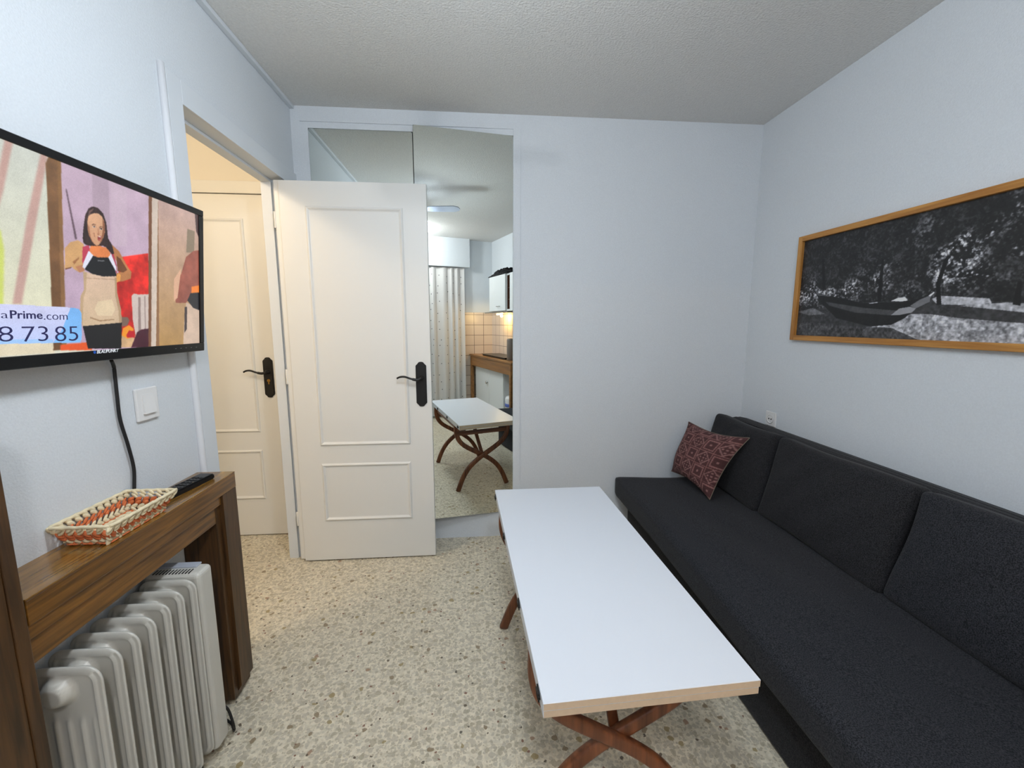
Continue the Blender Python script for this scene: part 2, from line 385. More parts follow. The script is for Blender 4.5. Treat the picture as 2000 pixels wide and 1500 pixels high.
# wardrobe surround: thin flat boards around the mirrored doors
bm = boxes(((CX1, D-.006, 0), (1.232, D+.001, 2.425)), ((.048, D-.006, 2.398), (CX1, D+.001, 2.425)), bev=.001)
struct(obj('trim_4', bm, MT['wall']))
# hallway door casing
bm = boxes(((HX0-.07, HY-.008, 0), (HX0-.004, HY+.006, HZ+.07)), ((HX1+.004, HY-.008, 0), (-.112, HY+.006, HZ+.07)), ((HX0-.004, HY-.008, HZ+.004), (HX1+.004, HY+.006, HZ+.07)), bev=.0015)
struct(obj('trim_5', bm, MT['cream']))

def moulding(x0, x1, z0, z1, y, w=.022, h=.009):            # half-round frame standing proud of a door face (towards -y)
    bm = bmesh.new(); prof = [(0, 0), (w*.12, h*.55), (w*.4, h), (w*.62, h*.75), (w*.8, h*.3), (w, .1*h)]
    rings = []
    for (cx, cz, sx, sz) in ((x0, z0, 1, 1), (x1, z0, -1, 1), (x1, z1, -1, -1), (x0, z1, 1, -1)):
        rings.append([bm.verts.new((cx+sx*a, y-b, cz+sz*a)) for a, b in prof])
    for i in range(4):
        A, B = rings[i], rings[(i+1) % 4]
        for k in range(len(prof)-1): bm.faces.new((A[k], B[k], B[k+1], A[k+1]))
    # close the back so that it is solid
    for i in range(4):
        A, B = rings[i], rings[(i+1) % 4]; bm.faces.new((A[0], A[-1], B[-1], B[0]))
    return bm
def handle(parent, cx, y, zc, keyhole):                      # plate with pointed ends and a curved lever to the left
    w, h = .0285, .122; r = .022
    pts = []
    for sx, sz in ((1, 1), (-1, 1), (-1, -1), (1, -1)):
        q = [(sx*w, sz*(h-r)), (sx*w*.88, sz*(h-r*.75)), (sx*w*.62, sz*(h-r*.45)), (sx*w*.45, sz*(h-r*.12)), (sx*w*.2, sz*h)]
        pts += q if sx*sz > 0 else q[::-1]
    bm = bmesh.new(); prism(bm, [(cx+a, y, zc+b) for a, b in pts], (0, -.004, 0))
    r_ = [(cx+a*.8, y-.004, zc+b*.93) for a, b in pts]; prism(bm, r_, (0, -.003, 0))
    p = obj('handle_plate', bm, MT['iron'], parent)
    zl = zc+.035; bm = bmesh.new()
    lathe(bm, [(.013, 0), (.013, -.012), (.009, -.02), (.008, -.035)], (cx, y-.006, zl), 16, 'Y')
    tube(bm, smooth_path([(cx, y-.042, zl), (cx-.02, y-.046, zl-.005), (cx-.05, y-.048, zl+.002), (cx-.08, y-.047, zl+.012), (cx-.105, y-.044, zl+.011), (cx-.122, y-.042, zl+.003)]),
         [.0075]*14+[.0055]*20+[.005]*7, 10)
    obj('lever', bm, MT['iron'], p, True)
    if keyhole:
        bm = bmesh.new(); lathe(bm, [(.009, 0), (.009, -.003)], (cx, y-.006, zc-.018), 16, 'Y'); box(bm, (cx-.0035, y-.009, zc-.04), (cx+.0035, y-.006, zc-.02))
        obj('lock_cylinder', bm, MT['brass'], p)
# open door leaf
LY = 2.315
d1 = struct(obj('door_1', boxes(((0, LY, .008), (.726, LY+.034, 2.036)), ((-.028, LY+.014, .012), (0, LY+.034, 2.04)), bev=.0015), MT['cream']))
obj('door_moulding', moulding(.122, .605, .672, 1.916, LY+.0005), MT['cream'], d1)
obj('door_moulding', moulding(.122, .603, .240, .572, LY+.0005), MT['cream'], d1)
handle(d1, .673, LY, 1.005, False)
for z in (.25, 1.05, 1.85):
    bm = bmesh.new(); lathe(bm, [(.006, z-.04), (.007, z-.038), (.007, z+.038), (.006, z+.04)], (-.033, LY+.02, 0), 10); obj('hinge', bm, MT['cream'], d1)
# closed hallway door
d2 = struct(obj('door_2', boxes(((HX0, HY, .006), (HX1, HY+.036, HZ)), bev=.0015), MT['cream']))
obj('door_moulding', moulding(HX0+.125, HX1-.133, .672, 1.925, HY+.0005), MT['cream'], d2)
obj('door_moulding', moulding(HX0+.125, HX1-.133, .243, .56, HY+.0005), MT['cream'], d2)
handle(d2, -.276, HY, 1.008, True)

# ------------------------------------------------------------------ mirrored wardrobe doors
def mirror_door(label, width, sgn, hinge, ang, z0, z1):
    t = thing('mirrored_door', label, 'mirror door', (hinge, D, 0))
    a = math.radians(ang); ex = Vector((sgn*math.cos(a), -math.sin(a), 0)); n = Vector((-math.sin(a)*sgn, -math.cos(a), 0)) if sgn < 0 else Vector((-math.sin(a), -math.cos(a), 0))
    if sgn < 0: n = Vector((math.sin(a), -math.cos(a), 0))
    o = Vector((hinge, D, 0)); up = Vector((0, 0, 1))
    bm = bmesh.new(); P = lambda u, z, d: o+ex*u+up*z-n*d
    prism(bm, [P(0, z0, .003), P(width, z0, .003), P(width, z1, .003), P(0, z1, .003)], -n*.017); obj('panel', bm, MT['mirror_back'], t)
    c = .006; bm = bmesh.new()
    out = [(c, z0), (width-c, z0), (width, z0+c), (width, z1-c), (width-c, z1), (c, z1), (0, z1-c), (0, z0+c)]
    prism(bm, [P(u, z, 0) for u, z in out], -n*.003); obj('mirror_glass', bm, MT['mirror'], t)
    return t
mirror_door('mirrored wardrobe door standing ajar, hinged on its right, reflecting the kitchen', .545, -1, CX1, 9.6, CZ0+.004, CZ1-.002)
mirror_door('closed mirrored wardrobe door mostly hidden behind the open white door', .548, 1, CX0+.001, 0, CZ0+.004, CZ1-.002)

# ------------------------------------------------------------------ light switch, wall socket
t = thing('light_switch', 'white square light switch on the wall below the television', 'light switch', (0, 1.313, 1.10))
obj('switch_plate', boxes(((0, 1.272, 1.052), (.009, 1.354, 1.147)), bev=.003), MT['plastic'], t)
bm = bmesh.new(); prism(bm, [(.009, 1.290, 1.072), (.016, 1.290, 1.072), (.011, 1.290, 1.128), (.009, 1.290, 1.128)], (0, .045, 0)); obj('rocker', bm, MT['plastic'], t)
t = thing('wall_socket', 'small white wall socket low on the right wall above the sofa', 'wall socket', (W, 2.244, .793))
obj('socket_plate', boxes(((W-.008, 2.203, .752), (W, 2.285, .834)), bev=.003), MT['plastic'], t)
bm = bmesh.new(); lathe(bm, [(.024, -.001), (.027, -.004), (.022, -.004), (.020, .002)], (W-.008, 2.244, .793), 24, 'X'); obj('socket_ring', bm, MT['plastic'], t)
bm = bmesh.new()
for dy in (-.0095, .0095): lathe(bm, [(.0035, -.0035), (.0035, 0)], (W-.008, 2.244+dy, .793), 10, 'X')
obj('pin_hole', bm, MT['black'], t)

# ------------------------------------------------------------------ television
T0 = Vector((.060, .775, 1.243)); TV_U = Vector((0, 1, 0)); TV_V = (Vector((.100, 0, 1.690))-Vector((.060, 0, 1.243))).normalized(); TV_N = TV_U.cross(TV_V)
TW, TH = .733, .449
TP = lambda u, v, d=0: T0+TV_U*u+TV_V*v+TV_N*d
tv = thing('television', 'black flat television tilted on the left wall showing a woman', 'television', (0, 1.14, 1.24))
def tvbox(bm, u0, v0, u1, v1, d0, d1):
    prism(bm, [TP(u0, v0, d0), TP(u1, v0, d0), TP(u1, v1, d0), TP(u0, v1, d0)], TV_N*(d1-d0))
bm = bmesh.new(); tvbox(bm, 0, 0, TW, TH, -.022, -.004); tvbox(bm, .12, .06, TW-.12, TH-.1, -.045, -.022); obj('rear_casing', bm, MT['black'], tv)
SU0, SU1, SV0, SV1 = .020, TW-.020, .026, TH-.018
bm = bmesh.new(); tvbox(bm, 0, 0, TW, SV0, -.004, .003); tvbox(bm, 0, SV1, TW, TH, -.004, .003); tvbox(bm, 0, SV0, SU0, SV1, -.004, .003); tvbox(bm, SU1, SV0, TW, SV1, -.004, .003)
bmesh.ops.bevel(bm, geom=[e for e in bm.edges], offset=.0015, segments=1, affect='EDGES')
obj('bezel', bm, MT['black'], tv)
obj('wall_bracket', boxes(((0, 1.09, 1.36), (.012, 1.19, 1.56)), ((.01, 1.11, 1.40), (.05, 1.17, 1.50))), MT['iron'], tv)
# the picture on the screen
NU, NV = 600, 350
uu = np.linspace(SU0, SU1, NU); vv = np.linspace(SV0, SV1, NV); UU, VV = np.meshgrid(uu, vv, indexing='ij')
def tuv(px, py):
    p = at_plane(px, py, T0, TV_N)-T0; return (p.dot(TV_U), p.dot(TV_V))
c1 = lambda pts: [tuv(x/2.778, 200+y/2.778) for x, y in pts]
c8 = lambda pts: [tuv(100+x/4.6875, 380+y/4.6875) for x, y in pts]
A = np.zeros((NU, NV, 3)); A[:] = (214, 213, 196)
n1 = fbm(UU, VV, 30, 5); hairn = fbm(UU*6, VV, 60, 9)
def fill(pts, c, tex=0, top=None):
    m = inside(UU, VV, pts); c = np.array(c, float)
    if top is not None:
        vs = [p[1] for p in pts]; k = np.clip((VV-min(vs))/(max(vs)-min(vs)), 0, 1)[..., None]
        cc = c*(1-k)+np.array(top, float)*k
    else: cc = np.broadcast_to(c, A.shape)
    cc = cc*(1+tex*(n1[..., None]-.5))
    A[m] = cc[m]
fill(c1([(-400, -200), (265, 285), (290, 1120), (-400, 1120)]), (222, 220, 192), 0, (200, 205, 200))
fill(c1([(-400, 600), (5, 690), (25, 800), (20, 1100), (-400, 1100)]), (205, 215, 110))
fill(c1([(30, 190), (75, 205), (20, 480), (-40, 700), (-60, 650)]), (196, 160, 150))
fill(c1([(225, 270), (262, 285), (120, 1095), (70, 1095), (150, 620)]), (196, 160, 150))
A = blur(A, 5)
fill(c1([(-400, 1300), (290, 1300), (300, 1360), (-400, 1400)]), (226, 214, 186))
fill(c1([(330, 290), (820, 480), (835, 1345), (355, 1345)]), (186, 160, 184), .06, (196, 172, 190))
fill(c1([(500, 360), (590, 400), (600, 700), (510, 700)]), (178, 156, 172)); fill(c1([(600, 400), (690, 440), (690, 780), (610, 780)]), (198, 176, 192))
fill(c1([(358, 470), (364, 470), (420, 740), (410, 745)]), (95, 75, 85))
A = blur(A, 1)
fill(c1([(250, 330), (272, 280), (330, 305), (345, 900), (364, 1345), (292, 1345), (275, 900)]), (104, 70, 40), .3, (128, 92, 60))
fill(c1([(312, 300), (332, 308), (364, 1345), (340, 1345)]), (138, 100, 62), .2)
fill(c1([(330, 1315), (500, 1300), (500, 1345), (330, 1345)]), (226, 88, 36))
fill(c8([(655, 570), (890, 538), (905, 920), (770, 930), (800, 1300), (640, 1300), (600, 800)]), (196, 30, 26), .9, (222, 50, 42))
fill(c8([(640, 1290), (900, 1290), (900, 1400), (640, 1400)]), (196, 160, 120), .3)
fill(c8([(648, 1290), (660, 1225), (715, 1195), (755, 1225), (770, 1300), (700, 1320)]), (236, 150, 40)); fill(c8([(690, 1290), (715, 1245), (760, 1250), (770, 1310), (700, 1310)]), (190, 30, 40))
fill(c8([(738, 930), (760, 905), (800, 915), (905, 912), (905, 1260), (800, 1320), (775, 1290), (750, 1150)]), (206, 190, 182)); fill(c8([(800, 940), (820, 940), (825, 1240), (800, 1300)]), (150, 130, 125)); fill(c8([(855, 930), (865, 930), (870, 1230), (860, 1230)]), (160, 140, 135))
fill(c8([(735, 1400), (790, 1260), (830, 1235), (905, 1225), (905, 1400)]), (72, 28, 44), .3)
fill(c8([(895, 0), (925, 20), (918, 1420), (893, 1420)]), (120, 80, 56)); fill(c8([(925, 20), (982, 50), (962, 1420), (918, 1420)]), (206, 190, 176), .1); fill(c8([(982, 50), (1000, 55), (996, 1420), (962, 1420)]), (142, 104, 72))
fill(c1([(860, 510), (1120, 610), (1120, 1340), (866, 1340)]), (176, 138, 84), .12, (196, 166, 158))
fill(c1([(1018, 686), (1058, 700), (1054, 815), (1012, 815)]), (140, 124, 104)); fill(c1([(1058, 600), (1100, 615), (1100, 780), (1066, 700)]), (80, 60, 60))
fill(c1([(1010, 840), (1050, 806), (1100, 800), (1100, 980), (1010, 1088), (955, 1088), (950, 1000), (985, 930)]), (150, 84, 70), .3)
fill(c1([(945, 960), (985, 900), (965, 1060), (945, 1080)]), (216, 170, 140))
fill(c1([(1040, 1000), (1100, 990), (1100, 1050), (1040, 1050)]), (236, 130, 50)); fill(c1([(1012, 1085), (1060, 1110), (1100, 1135), (1100, 1330), (995, 1330), (1000, 1200)]), (206, 180, 160), .1)
fill(c1([(1035, 1035), (1100, 1030), (1100, 1135), (1050, 1115), (1018, 1075)]), (34, 34, 40)); fill(c1([(1003, 1110), (1017, 1110), (1015, 1230), (1002, 1250)]), (70, 60, 60))
A = blur(A, 1)
# the woman
fill(c8([(648, 1120), (700, 1120), (720, 1150), (700, 1200), (650, 1210)]), (120, 96, 84))
fill(c8([(290, 1195), (650, 1170), (645, 1410), (340, 1410)]), (24, 22, 24))
fill(c8([(130, 490), (180, 435), (250, 418), (300, 455), (305, 640), (300, 705), (260, 712), (215, 685), (190, 660), (128, 685)]), (206, 160, 108), .1)
fill(c8([(200, 615), (255, 575), (262, 582), (215, 640)]), (160, 108, 68)); fill(c8([(225, 660), (300, 640), (308, 700), (265, 715)]), (188, 128, 92)); fill(c8([(130, 676), (190, 664), (190, 672), (132, 688)]), (110, 66, 44))
fill(c8([(560, 460), (625, 520), (690, 640), (738, 710), (732, 770), (660, 795), (600, 800), (588, 770), (600, 720), (665, 705), (615, 640), (575, 560)]), (184, 124, 78), .1)
fill(c8([(600, 560), (640, 590), (700, 690), (660, 715), (610, 700)]), (112, 68, 40)); fill(c8([(590, 745), (620, 722), (640, 735), (635, 790), (605, 805), (588, 785)]), (226, 160, 84))
fill(c8([(298, 700), (380, 726), (480, 748), (598, 748), (606, 900), (640, 1050), (652, 1172), (290, 1206), (266, 1100), (272, 930), (302, 872)]), (206, 180, 148), .05, (214, 184, 160))
fill(c8([(430, 980), (560, 960), (590, 1050), (560, 1110), (430, 1110), (400, 1050)]), (222, 200, 166)); fill(c8([(298, 705), (330, 715), (322, 880), (300, 940), (292, 1190), (290, 1205), (266, 1100), (272, 930), (302, 872)]), (190, 162, 128)); fill(c8([(585, 760), (600, 760), (608, 900), (642, 1050), (652, 1172), (628, 1176), (618, 1060), (590, 930)]), (178, 148, 116)); fill(c8([(360, 1120), (450, 1150), (580, 1140), (580, 1148), (450, 1162), (360, 1132)]), (160, 128, 96)); fill(c8([(310, 760), (590, 775), (590, 783), (310, 768)]), (184, 152, 128))
fill(c8([(290, 480), (350, 462), (358, 512), (345, 560), (305, 650), (288, 620)]), (188, 62, 86)); fill(c8([(545, 530), (575, 545), (600, 640), (606, 740), (575, 640)]), (176, 60, 80))
fill(c8([(372, 455), (440, 468), (520, 490), (548, 550), (520, 582), (430, 578), (385, 558), (352, 512)]), (226, 132, 76), .1)
fill(c8([(345, 515), (392, 560), (312, 682), (290, 664), (300, 620)]), (226, 226, 242)); fill(c8([(522, 575), (552, 542), (598, 660), (602, 700), (585, 690)]), (222, 222, 236))
fill(c8([(388, 560), (430, 576), (525, 576), (588, 690), (603, 747), (480, 750), (380, 727), (310, 684)]), (22, 22, 26)); fill(c8([(428, 600), (490, 604), (490, 613), (428, 610)]), (120, 120, 125))
fill(c8([(345, 128), (380, 110), (430, 122), (480, 175), (508, 260), (524, 400), (560, 460), (580, 540), (560, 548), (500, 478), (470, 470), (380, 470), (330, 466), (300, 445), (292, 400), (296, 330), (314, 190)]), (50, 34, 32), .3)
hm = inside(UU, VV, c8([(345, 128), (380, 110), (430, 122), (480, 175), (508, 260), (524, 400), (560, 460), (580, 540), (560, 548), (500, 478), (300, 445), (296, 330), (314, 190)])); A[hm] *= (.7+.8*hairn[hm])[:, None]
fill(c8([(350, 150), (385, 128), (395, 132), (362, 170), (345, 230), (338, 220)]), (112, 84, 78))
sk = (208, 156, 120)
fill(c8([(342, 205), (360, 182), (395, 170), (435, 174), (468, 200), (488, 245), (496, 300), (494, 350), (482, 395), (464, 430), (440, 462), (418, 468), (392, 448), (368, 410), (348, 360), (336, 310), (334, 250)]), sk, .06, (216, 168, 132))
fill(c8([(474, 225), (488, 250), (496, 300), (492, 360), (470, 420), (446, 452), (462, 400), (474, 340), (476, 280)]), (150, 98, 70), .05)
fill(c8([(336, 270), (352, 300), (366, 390), (392, 446), (376, 430), (350, 372), (336, 320)]), (176, 120, 88), .05)
fill(c8([(376, 276), (392, 268), (412, 276), (410, 281), (392, 276), (378, 283)]), (74, 48, 40)); fill(c8([(442, 300), (458, 290), (480, 298), (478, 303), (458, 297), (444, 306)]), (74, 48, 40))
fill(c8([(380, 292), (396, 286), (412, 296), (400, 304), (386, 302)]), (230, 214, 204)); fill(c8([(392, 288), (402, 290), (403, 302), (393, 302)]), (40, 26, 26)); fill(c8([(379, 291), (396, 285), (413, 295), (412, 298), (396, 289), (381, 294)]), (46, 30, 30))
fill(c8([(446, 314), (460, 307), (476, 316), (464, 324), (450, 322)]), (222, 204, 192)); fill(c8([(457, 309), (467, 311), (467, 323), (457, 322)]), (40, 26, 26)); fill(c8([(445, 313), (460, 306), (477, 315), (476, 318), (460, 310), (447, 316)]), (46, 30, 30))
fill(c8([(428, 305), (436, 310), (442, 350), (446, 362), (432, 368), (422, 362), (430, 350)]), (188, 130, 98)); fill(c8([(424, 362), (434, 366), (446, 362), (440, 369), (428, 369)]), (130, 78, 58))
fill(c8([(390, 345), (400, 356), (404, 390), (398, 386)]), (158, 100, 74)); fill(c8([(428, 384), (440, 378), (462, 382), (460, 398), (450, 424), (440, 428), (430, 412)]), (142, 58, 56)); fill(c8([(432, 384), (444, 381), (459, 385), (456, 391), (440, 390)]), (232, 218, 210)); fill(c8([(436, 408), (450, 406), (446, 420), (438, 420)]), (186, 92, 86))
A = blur(A, 1)
ban = [(-400, 1080), (0, 1092), (400, 1114), (432, 1122), (444, 1145), (446, 1285), (436, 1302), (0, 1312), (-400, 1325)]
fill(c1(ban), (186, 200, 244), 0, (206, 208, 240)); fill(c1([(385, 1114), (400, 1114), (432, 1122), (444, 1145), (446, 1285), (436, 1302), (290, 1306), (340, 1230)]), (130, 190, 246), 0, (120, 178, 238))
fill(c1([(-400, 1290), (290, 1285), (290, 1306), (0, 1311), (-400, 1325)]), (160, 200, 250))
A = A*(.92+.10*n1+.08*np.random.RandomState(4).rand(NU, NV))[..., None]
painted_sheet('screen_picture', TP(SU0, SV0, -.0008), TV_U, TV_V, SU1-SU0, SV1-SV0, A, painted('screen_glow', True, .25, .92), tv)
def tvtext(body, x0, y0, x1, hpx, m, **k):                    # baseline left, baseline right end and capital height, in crop pixels
    a = tuv(x0/2.778, 200+y0/2.778); b = tuv(x1/2.778, 200+y0/2.778); c = tuv(x0/2.778, 200+(y0-hpx)/2.778)
    return text('caption' if m is MT['navy'] else 'maker_logo', body, m, tv, TP(a[0], a[1], .0004 if m is MT['navy'] else .0032), TV_U, TV_V, (c[1]-a[1])/.72, width=b[0]-a[0], **k)
tvtext('a', 6, 1171, 44, 44, MT['navy'], bold=-.0003); tvtext('Prime', 55, 1172, 230, 46, MT['navy'], bold=.012*.02)
tvtext('.com', 238, 1179, 366, 46, MT['navy'], bold=-.0003); tvtext('8', -8, 1300, 72, 90, MT['navy'], bold=-.0006); tvtext('73', 122, 1300, 262, 90, MT['navy'], bold=-.0006); tvtext('85', 300, 1298, 424, 88, MT['navy'], bold=-.0006)
tvtext('BLAUPUNKT', 518, 1362, 638, 19, MT['logo'], bold=.00008, shear=.3)
bm = bmesh.new(); cu, cv = tuv(506/2.778, 200+1355/2.778)
prism(bm, [TP(cu+.0035*math.cos(a*math.pi/8), cv+.0035*math.sin(a*math.pi/8), .003) for a in range(16)], TV_N*.0004); obj('logo_dot', bm, MT['blue'], tv)
bm = bmesh.new()
for k in range(5):
    u, v = tuv((945+k*28)/2.778, 200+(1337-k*2)/2.778); prism(bm, [TP(u, v, .003), TP(u+.006, v, .003), TP(u+.006, v+.0014, .003), TP(u, v+.0014, .003)], TV_N*.0003)
obj('button_mark', bm, MT['grey'], tv)
# power cable hanging from the television
bm = bmesh.new(); tube(bm, smooth_path([(.03, 1.18, 1.238), (.018, 1.2, 1.22), (.012, 1.207, 1.19), (.010, 1.208, 1.14), (.009, 1.209, 1.075), (.010, 1.222, 1.0), (.010, 1.231, .93), (.011, 1.222, .87), (.012, 1.216, .824)]), .0042, 8)
tag(obj('television_cable', bm, MT['blackmat'], None, True), 'black power cable hanging down the wall below the television', 'cable')

# ------------------------------------------------------------------ framed photograph
PX = W-.022; PY1, PY0, PZ0, PZ1 = 2.128, .62, 1.247, 1.770
pic = thing('framed_picture', 'long black and white beach photograph in a honey wood frame', 'picture', (W, 1.4, PZ0))
fw = .026
def fr(a, b): return boxes((a, b), bev=.003)
obj('frame_side', fr((PX-.006, PY1-fw, PZ0), (W, PY1, PZ1)), MT['framez'], pic); obj('frame_side', fr((PX-.006, PY0, PZ0), (W, PY0+fw, PZ1)), MT['framez'], pic)
obj('frame_rail', fr((PX-.006, PY0+fw, PZ1-fw), (W, PY1-fw, PZ1)), MT['frame'], pic); obj('frame_rail', fr((PX-.006, PY0+fw, PZ0), (W, PY1-fw, PZ0+fw)), MT['frame'], pic)
NU, NV = 960, 340
w_, h_ = PY1-PY0-2*fw, PZ1-PZ0-2*fw
uu = np.linspace(0, w_, NU); vv = np.linspace(0, h_, NV); UU, VV = np.meshgrid(uu, vv, indexing='ij')
def puv(px, py): p = at(px, py, 0, W-.012); return (PY1-fw-p.y, p.z-PZ0-fw)
cp = lambda pts: [puv(1500+x/3.75, 320+y/3.75) for x, y in pts]
G = np.zeros((NU, NV)); leaf = .45*fbm(UU, VV, 24, 11, 5)+.55*fbm(UU, VV, 130, 19, 3); big = fbm(UU, VV, 7, 31, 3); fine = fbm(UU, VV, 90, 51, 3)
leafy = np.clip((leaf-.47)*8.0, 0, 1)
vn = VV/h_
band = np.exp(-((vn-(.44+.10*UU/w_*2))/.13)**2)*np.clip((big-.33)*4, 0, 1)+.9*np.exp(-((vn-.75)/.2)**2)*np.clip((UU-.50)/.2, 0, 1)*np.clip((big-.4)*5, 0, 1)
G[:] = 26+22*fine+leafy*(26+150*np.clip(band, 0, 1))*(.35+1.3*np.clip((fbm(UU, VV, 140, 91, 2)-.25)*1.6, 0, 1))
def g(pts, c, tex=0, k=1):
    m = inside(UU, VV, cp(pts)); G[m] = (G*(1-k)+k*(c*(1+tex*(fine-.5))))[m]
# ground
g([(200, 1260), (215, 1080), (700, 1015), (1200, 1000), (1900, 1010), (3200, 1040), (3200, 1700), (200, 1400)], 62, .9)
g([(1200, 990), (1250, 965), (1620, 985), (1640, 1020), (1500, 1035), (1240, 1030)], 175, .7)
g([(1400, 1040), (1750, 1015), (2400, 1050), (3200, 1090), (3200, 1190), (2300, 1130), (1700, 1070)], 165, .9)
g([(930, 1150), (1050, 1100), (1180, 1100), (1400, 1130), (1900, 1170), (3200, 1290), (3200, 1800), (1900, 1330), (1100, 1290), (700, 1210)], 158, 1.3)
g([(220, 1085), (330, 1055), (420, 1100), (300, 1110)], 110, .8)
g([(200, 1270), (215, 1150), (600, 1190), (900, 1200), (1100, 1290), (1000, 1330)], 70, 1.6)
# trunks
g([(828, 1010), (800, 1005), (822, 780), (835, 700), (850, 700), (845, 790)], 26, .3); g([(1235, 1035), (1270, 1030), (1262, 880), (1320, 700), (1345, 680), (1320, 670), (1290, 700), (1230, 880)], 24, .3)
g([(1790, 1030), (1850, 1040), (1860, 860), (1830, 860)], 24, .3); g([(400, 920), (420, 920), (412, 700), (396, 700)], 28, .3)
# boats
g([(340, 925), (355, 945), (700, 1020), (1000, 1010), (1110, 985), (1210, 938), (1222, 950), (1190, 965), (1180, 1010), (1080, 1060), (1000, 1130), (900, 1180), (740, 1190), (500, 1130), (380, 1010)], 30, .5)
g([(420, 1010), (700, 1055), (940, 1075), (900, 1110), (640, 1090), (450, 1040)], 74, .4); g([(1040, 1040), (1110, 995), (1195, 960), (1185, 1010), (1080, 1060)], 118, .2)
g([(900, 1108), (960, 1060), (1040, 1046), (1085, 1060), (1050, 1090), (960, 1108)], 150, .15); g([(900, 1005), (950, 982), (1005, 975), (1025, 1000), (980, 1008)], 215, .1); g([(1175, 965), (1215, 936), (1222, 945), (1190, 972)], 225, .1)
g([(740, 1020), (800, 1012), (805, 1018), (745, 1025)], 190, .1); g([(345, 925), (352, 925), (370, 955), (460, 968), (455, 972), (365, 962)], 110, .1); g([(930, 1170), (955, 1158), (975, 1165), (960, 1180), (930, 1185)], 190, .2)
G3 = blur(np.repeat(G[..., None], 3, 2), 1)*np.array((1.0, 1.0, 1.03)); G3 = np.clip(128+(G3-118)*1.22, 14, 245)
painted_sheet('photo_print', (W-.012, PY1-fw, PZ0+fw), (0, -1, 0), (0, 0, 1), w_, h_, G3*.92, painted('print_ink', False, .45), pic)
obj('backing_board', boxes(((W-.011, PY0+fw, PZ0+fw), (W-.002, PY1-fw, PZ1-fw))), MT['mirror_back'], pic)

# ------------------------------------------------------------------ console shelf and tall cabinet on the left
SH, SD = .821, .125
con = thing('console_shelf', 'narrow dark oak console along the left wall, holding basket and remote', 'console', (.06, 1.15, 0))
obj('shelf_top', boxes(((0, .803, SH-.004), (SD, 1.503, SH)), bev=.001), MT['consoletop'], con); obj('shelf_board', boxes(((0, .803, SH-.055), (SD, 1.503, SH-.004)), bev=.002), MT['console'], con)
obj('shelf_edge', boxes(((SD-.0145, .803, SH-.085), (SD-.006, 1.42, SH-.055)), bev=.001), MT['console'], con)
obj('apron', boxes(((.085, .803, .678), (.110, 1.40, SH-.085)), ((.09, .803, SH-.085), (.105, 1.40, SH-.055)), bev=.002), MT['console'], con)
bm = bmesh.new(); a = [(0, 0), (.085, 0), (.095, .018), (.112, .02), (.112, .035), (SD, .055), (SD, SH-.055), (0, SH-.055)]
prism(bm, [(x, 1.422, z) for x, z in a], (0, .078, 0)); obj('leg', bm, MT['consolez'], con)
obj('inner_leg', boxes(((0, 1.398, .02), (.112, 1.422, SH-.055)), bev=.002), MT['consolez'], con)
t = thing('tall_cabinet', 'tall dark oak cabinet side cut off by the left edge', 'cabinet', (.06, .66, 0))
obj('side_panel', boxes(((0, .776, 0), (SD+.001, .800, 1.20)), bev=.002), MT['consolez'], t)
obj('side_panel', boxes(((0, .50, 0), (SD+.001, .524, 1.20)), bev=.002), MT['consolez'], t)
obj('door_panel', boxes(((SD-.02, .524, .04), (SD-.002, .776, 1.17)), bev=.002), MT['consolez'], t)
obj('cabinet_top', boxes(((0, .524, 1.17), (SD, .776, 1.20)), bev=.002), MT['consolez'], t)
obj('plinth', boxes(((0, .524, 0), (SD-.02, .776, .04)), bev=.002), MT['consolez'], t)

# remote control
rc = thing('remote_control', 'black television remote lying on the console beside the basket', 'remote control', (.07, 1.32, SH))
ra = Vector((.045, 1.205, 0)); rb = Vector((.075, 1.44, 0)); ru = (rb-ra).normalized(); rs = Vector((ru.y, -ru.x, 0)); L_ = (rb-ra).length
def rbox(u0, u1, s0, s1, z0, z1, bev=.001):
    bm = bmesh.new(); P = [ra+ru*u+rs*s for u, s in ((u0, s0), (u1, s0), (u1, s1), (u0, s1))]
    prism(bm, [(p.x, p.y, z0) for p in P], (0, 0, z1-z0)); bmesh.ops.bevel(bm, geom=list(bm.edges), offset=bev, segments=2, affect='EDGES'); return bm
obj('remote_body', rbox(0, L_, -.024, .024, SH, SH+.018, .004), MT['black'], rc)
rnd = random.Random(3)
for r in range(9):
    for c in range(3):
        m = MT['greypad'] if r < 3 else MT['grey']
        u = .018+r*.021
        obj('button', rbox(u, u+.009, -.016+c*.012, -.0085+c*.012, SH+.018, SH+.0195, .0005), MT['greypad'] if r in (1, 2) else MT['iron'], rc)
# basket
bk = thing('woven_basket', 'cream and orange woven straw tray basket on the console', 'basket', (.065, 1.09, SH))
BX0, BX1, BY0, BY1 = .004, .135, .985, 1.205; bx0, bx1, by0, by1 = .020, .108, 1.010, 1.180; BH = .056
def bead(bm, p, d, l, w, nrm, mi=0):                        # one flattened stitch of straw
    d = d.normalized(); s = nrm.cross(d).normalized(); n = nrm.normalized(); rings = []
    for t_, r in ((-1, .12), (-.7, .7), (-.2, 1), (.3, .95), (.75, .6), (1, .1)):
        rings.append([bm.verts.new(p+d*l*t_+s*w*r*math.cos(2*math.pi*k/6)+n*w*.5*r*math.sin(2*math.pi*k/6)) for k in range(6)])
    for i in range(5):
        for k in range(6):
            f = bm.faces.new((rings[i][k], rings[i][(k+1) % 6], rings[i+1][(k+1) % 6], rings[i+1][k])); f.smooth = True
    bm.faces.new(rings[0]); bm.faces.new(rings[-1])
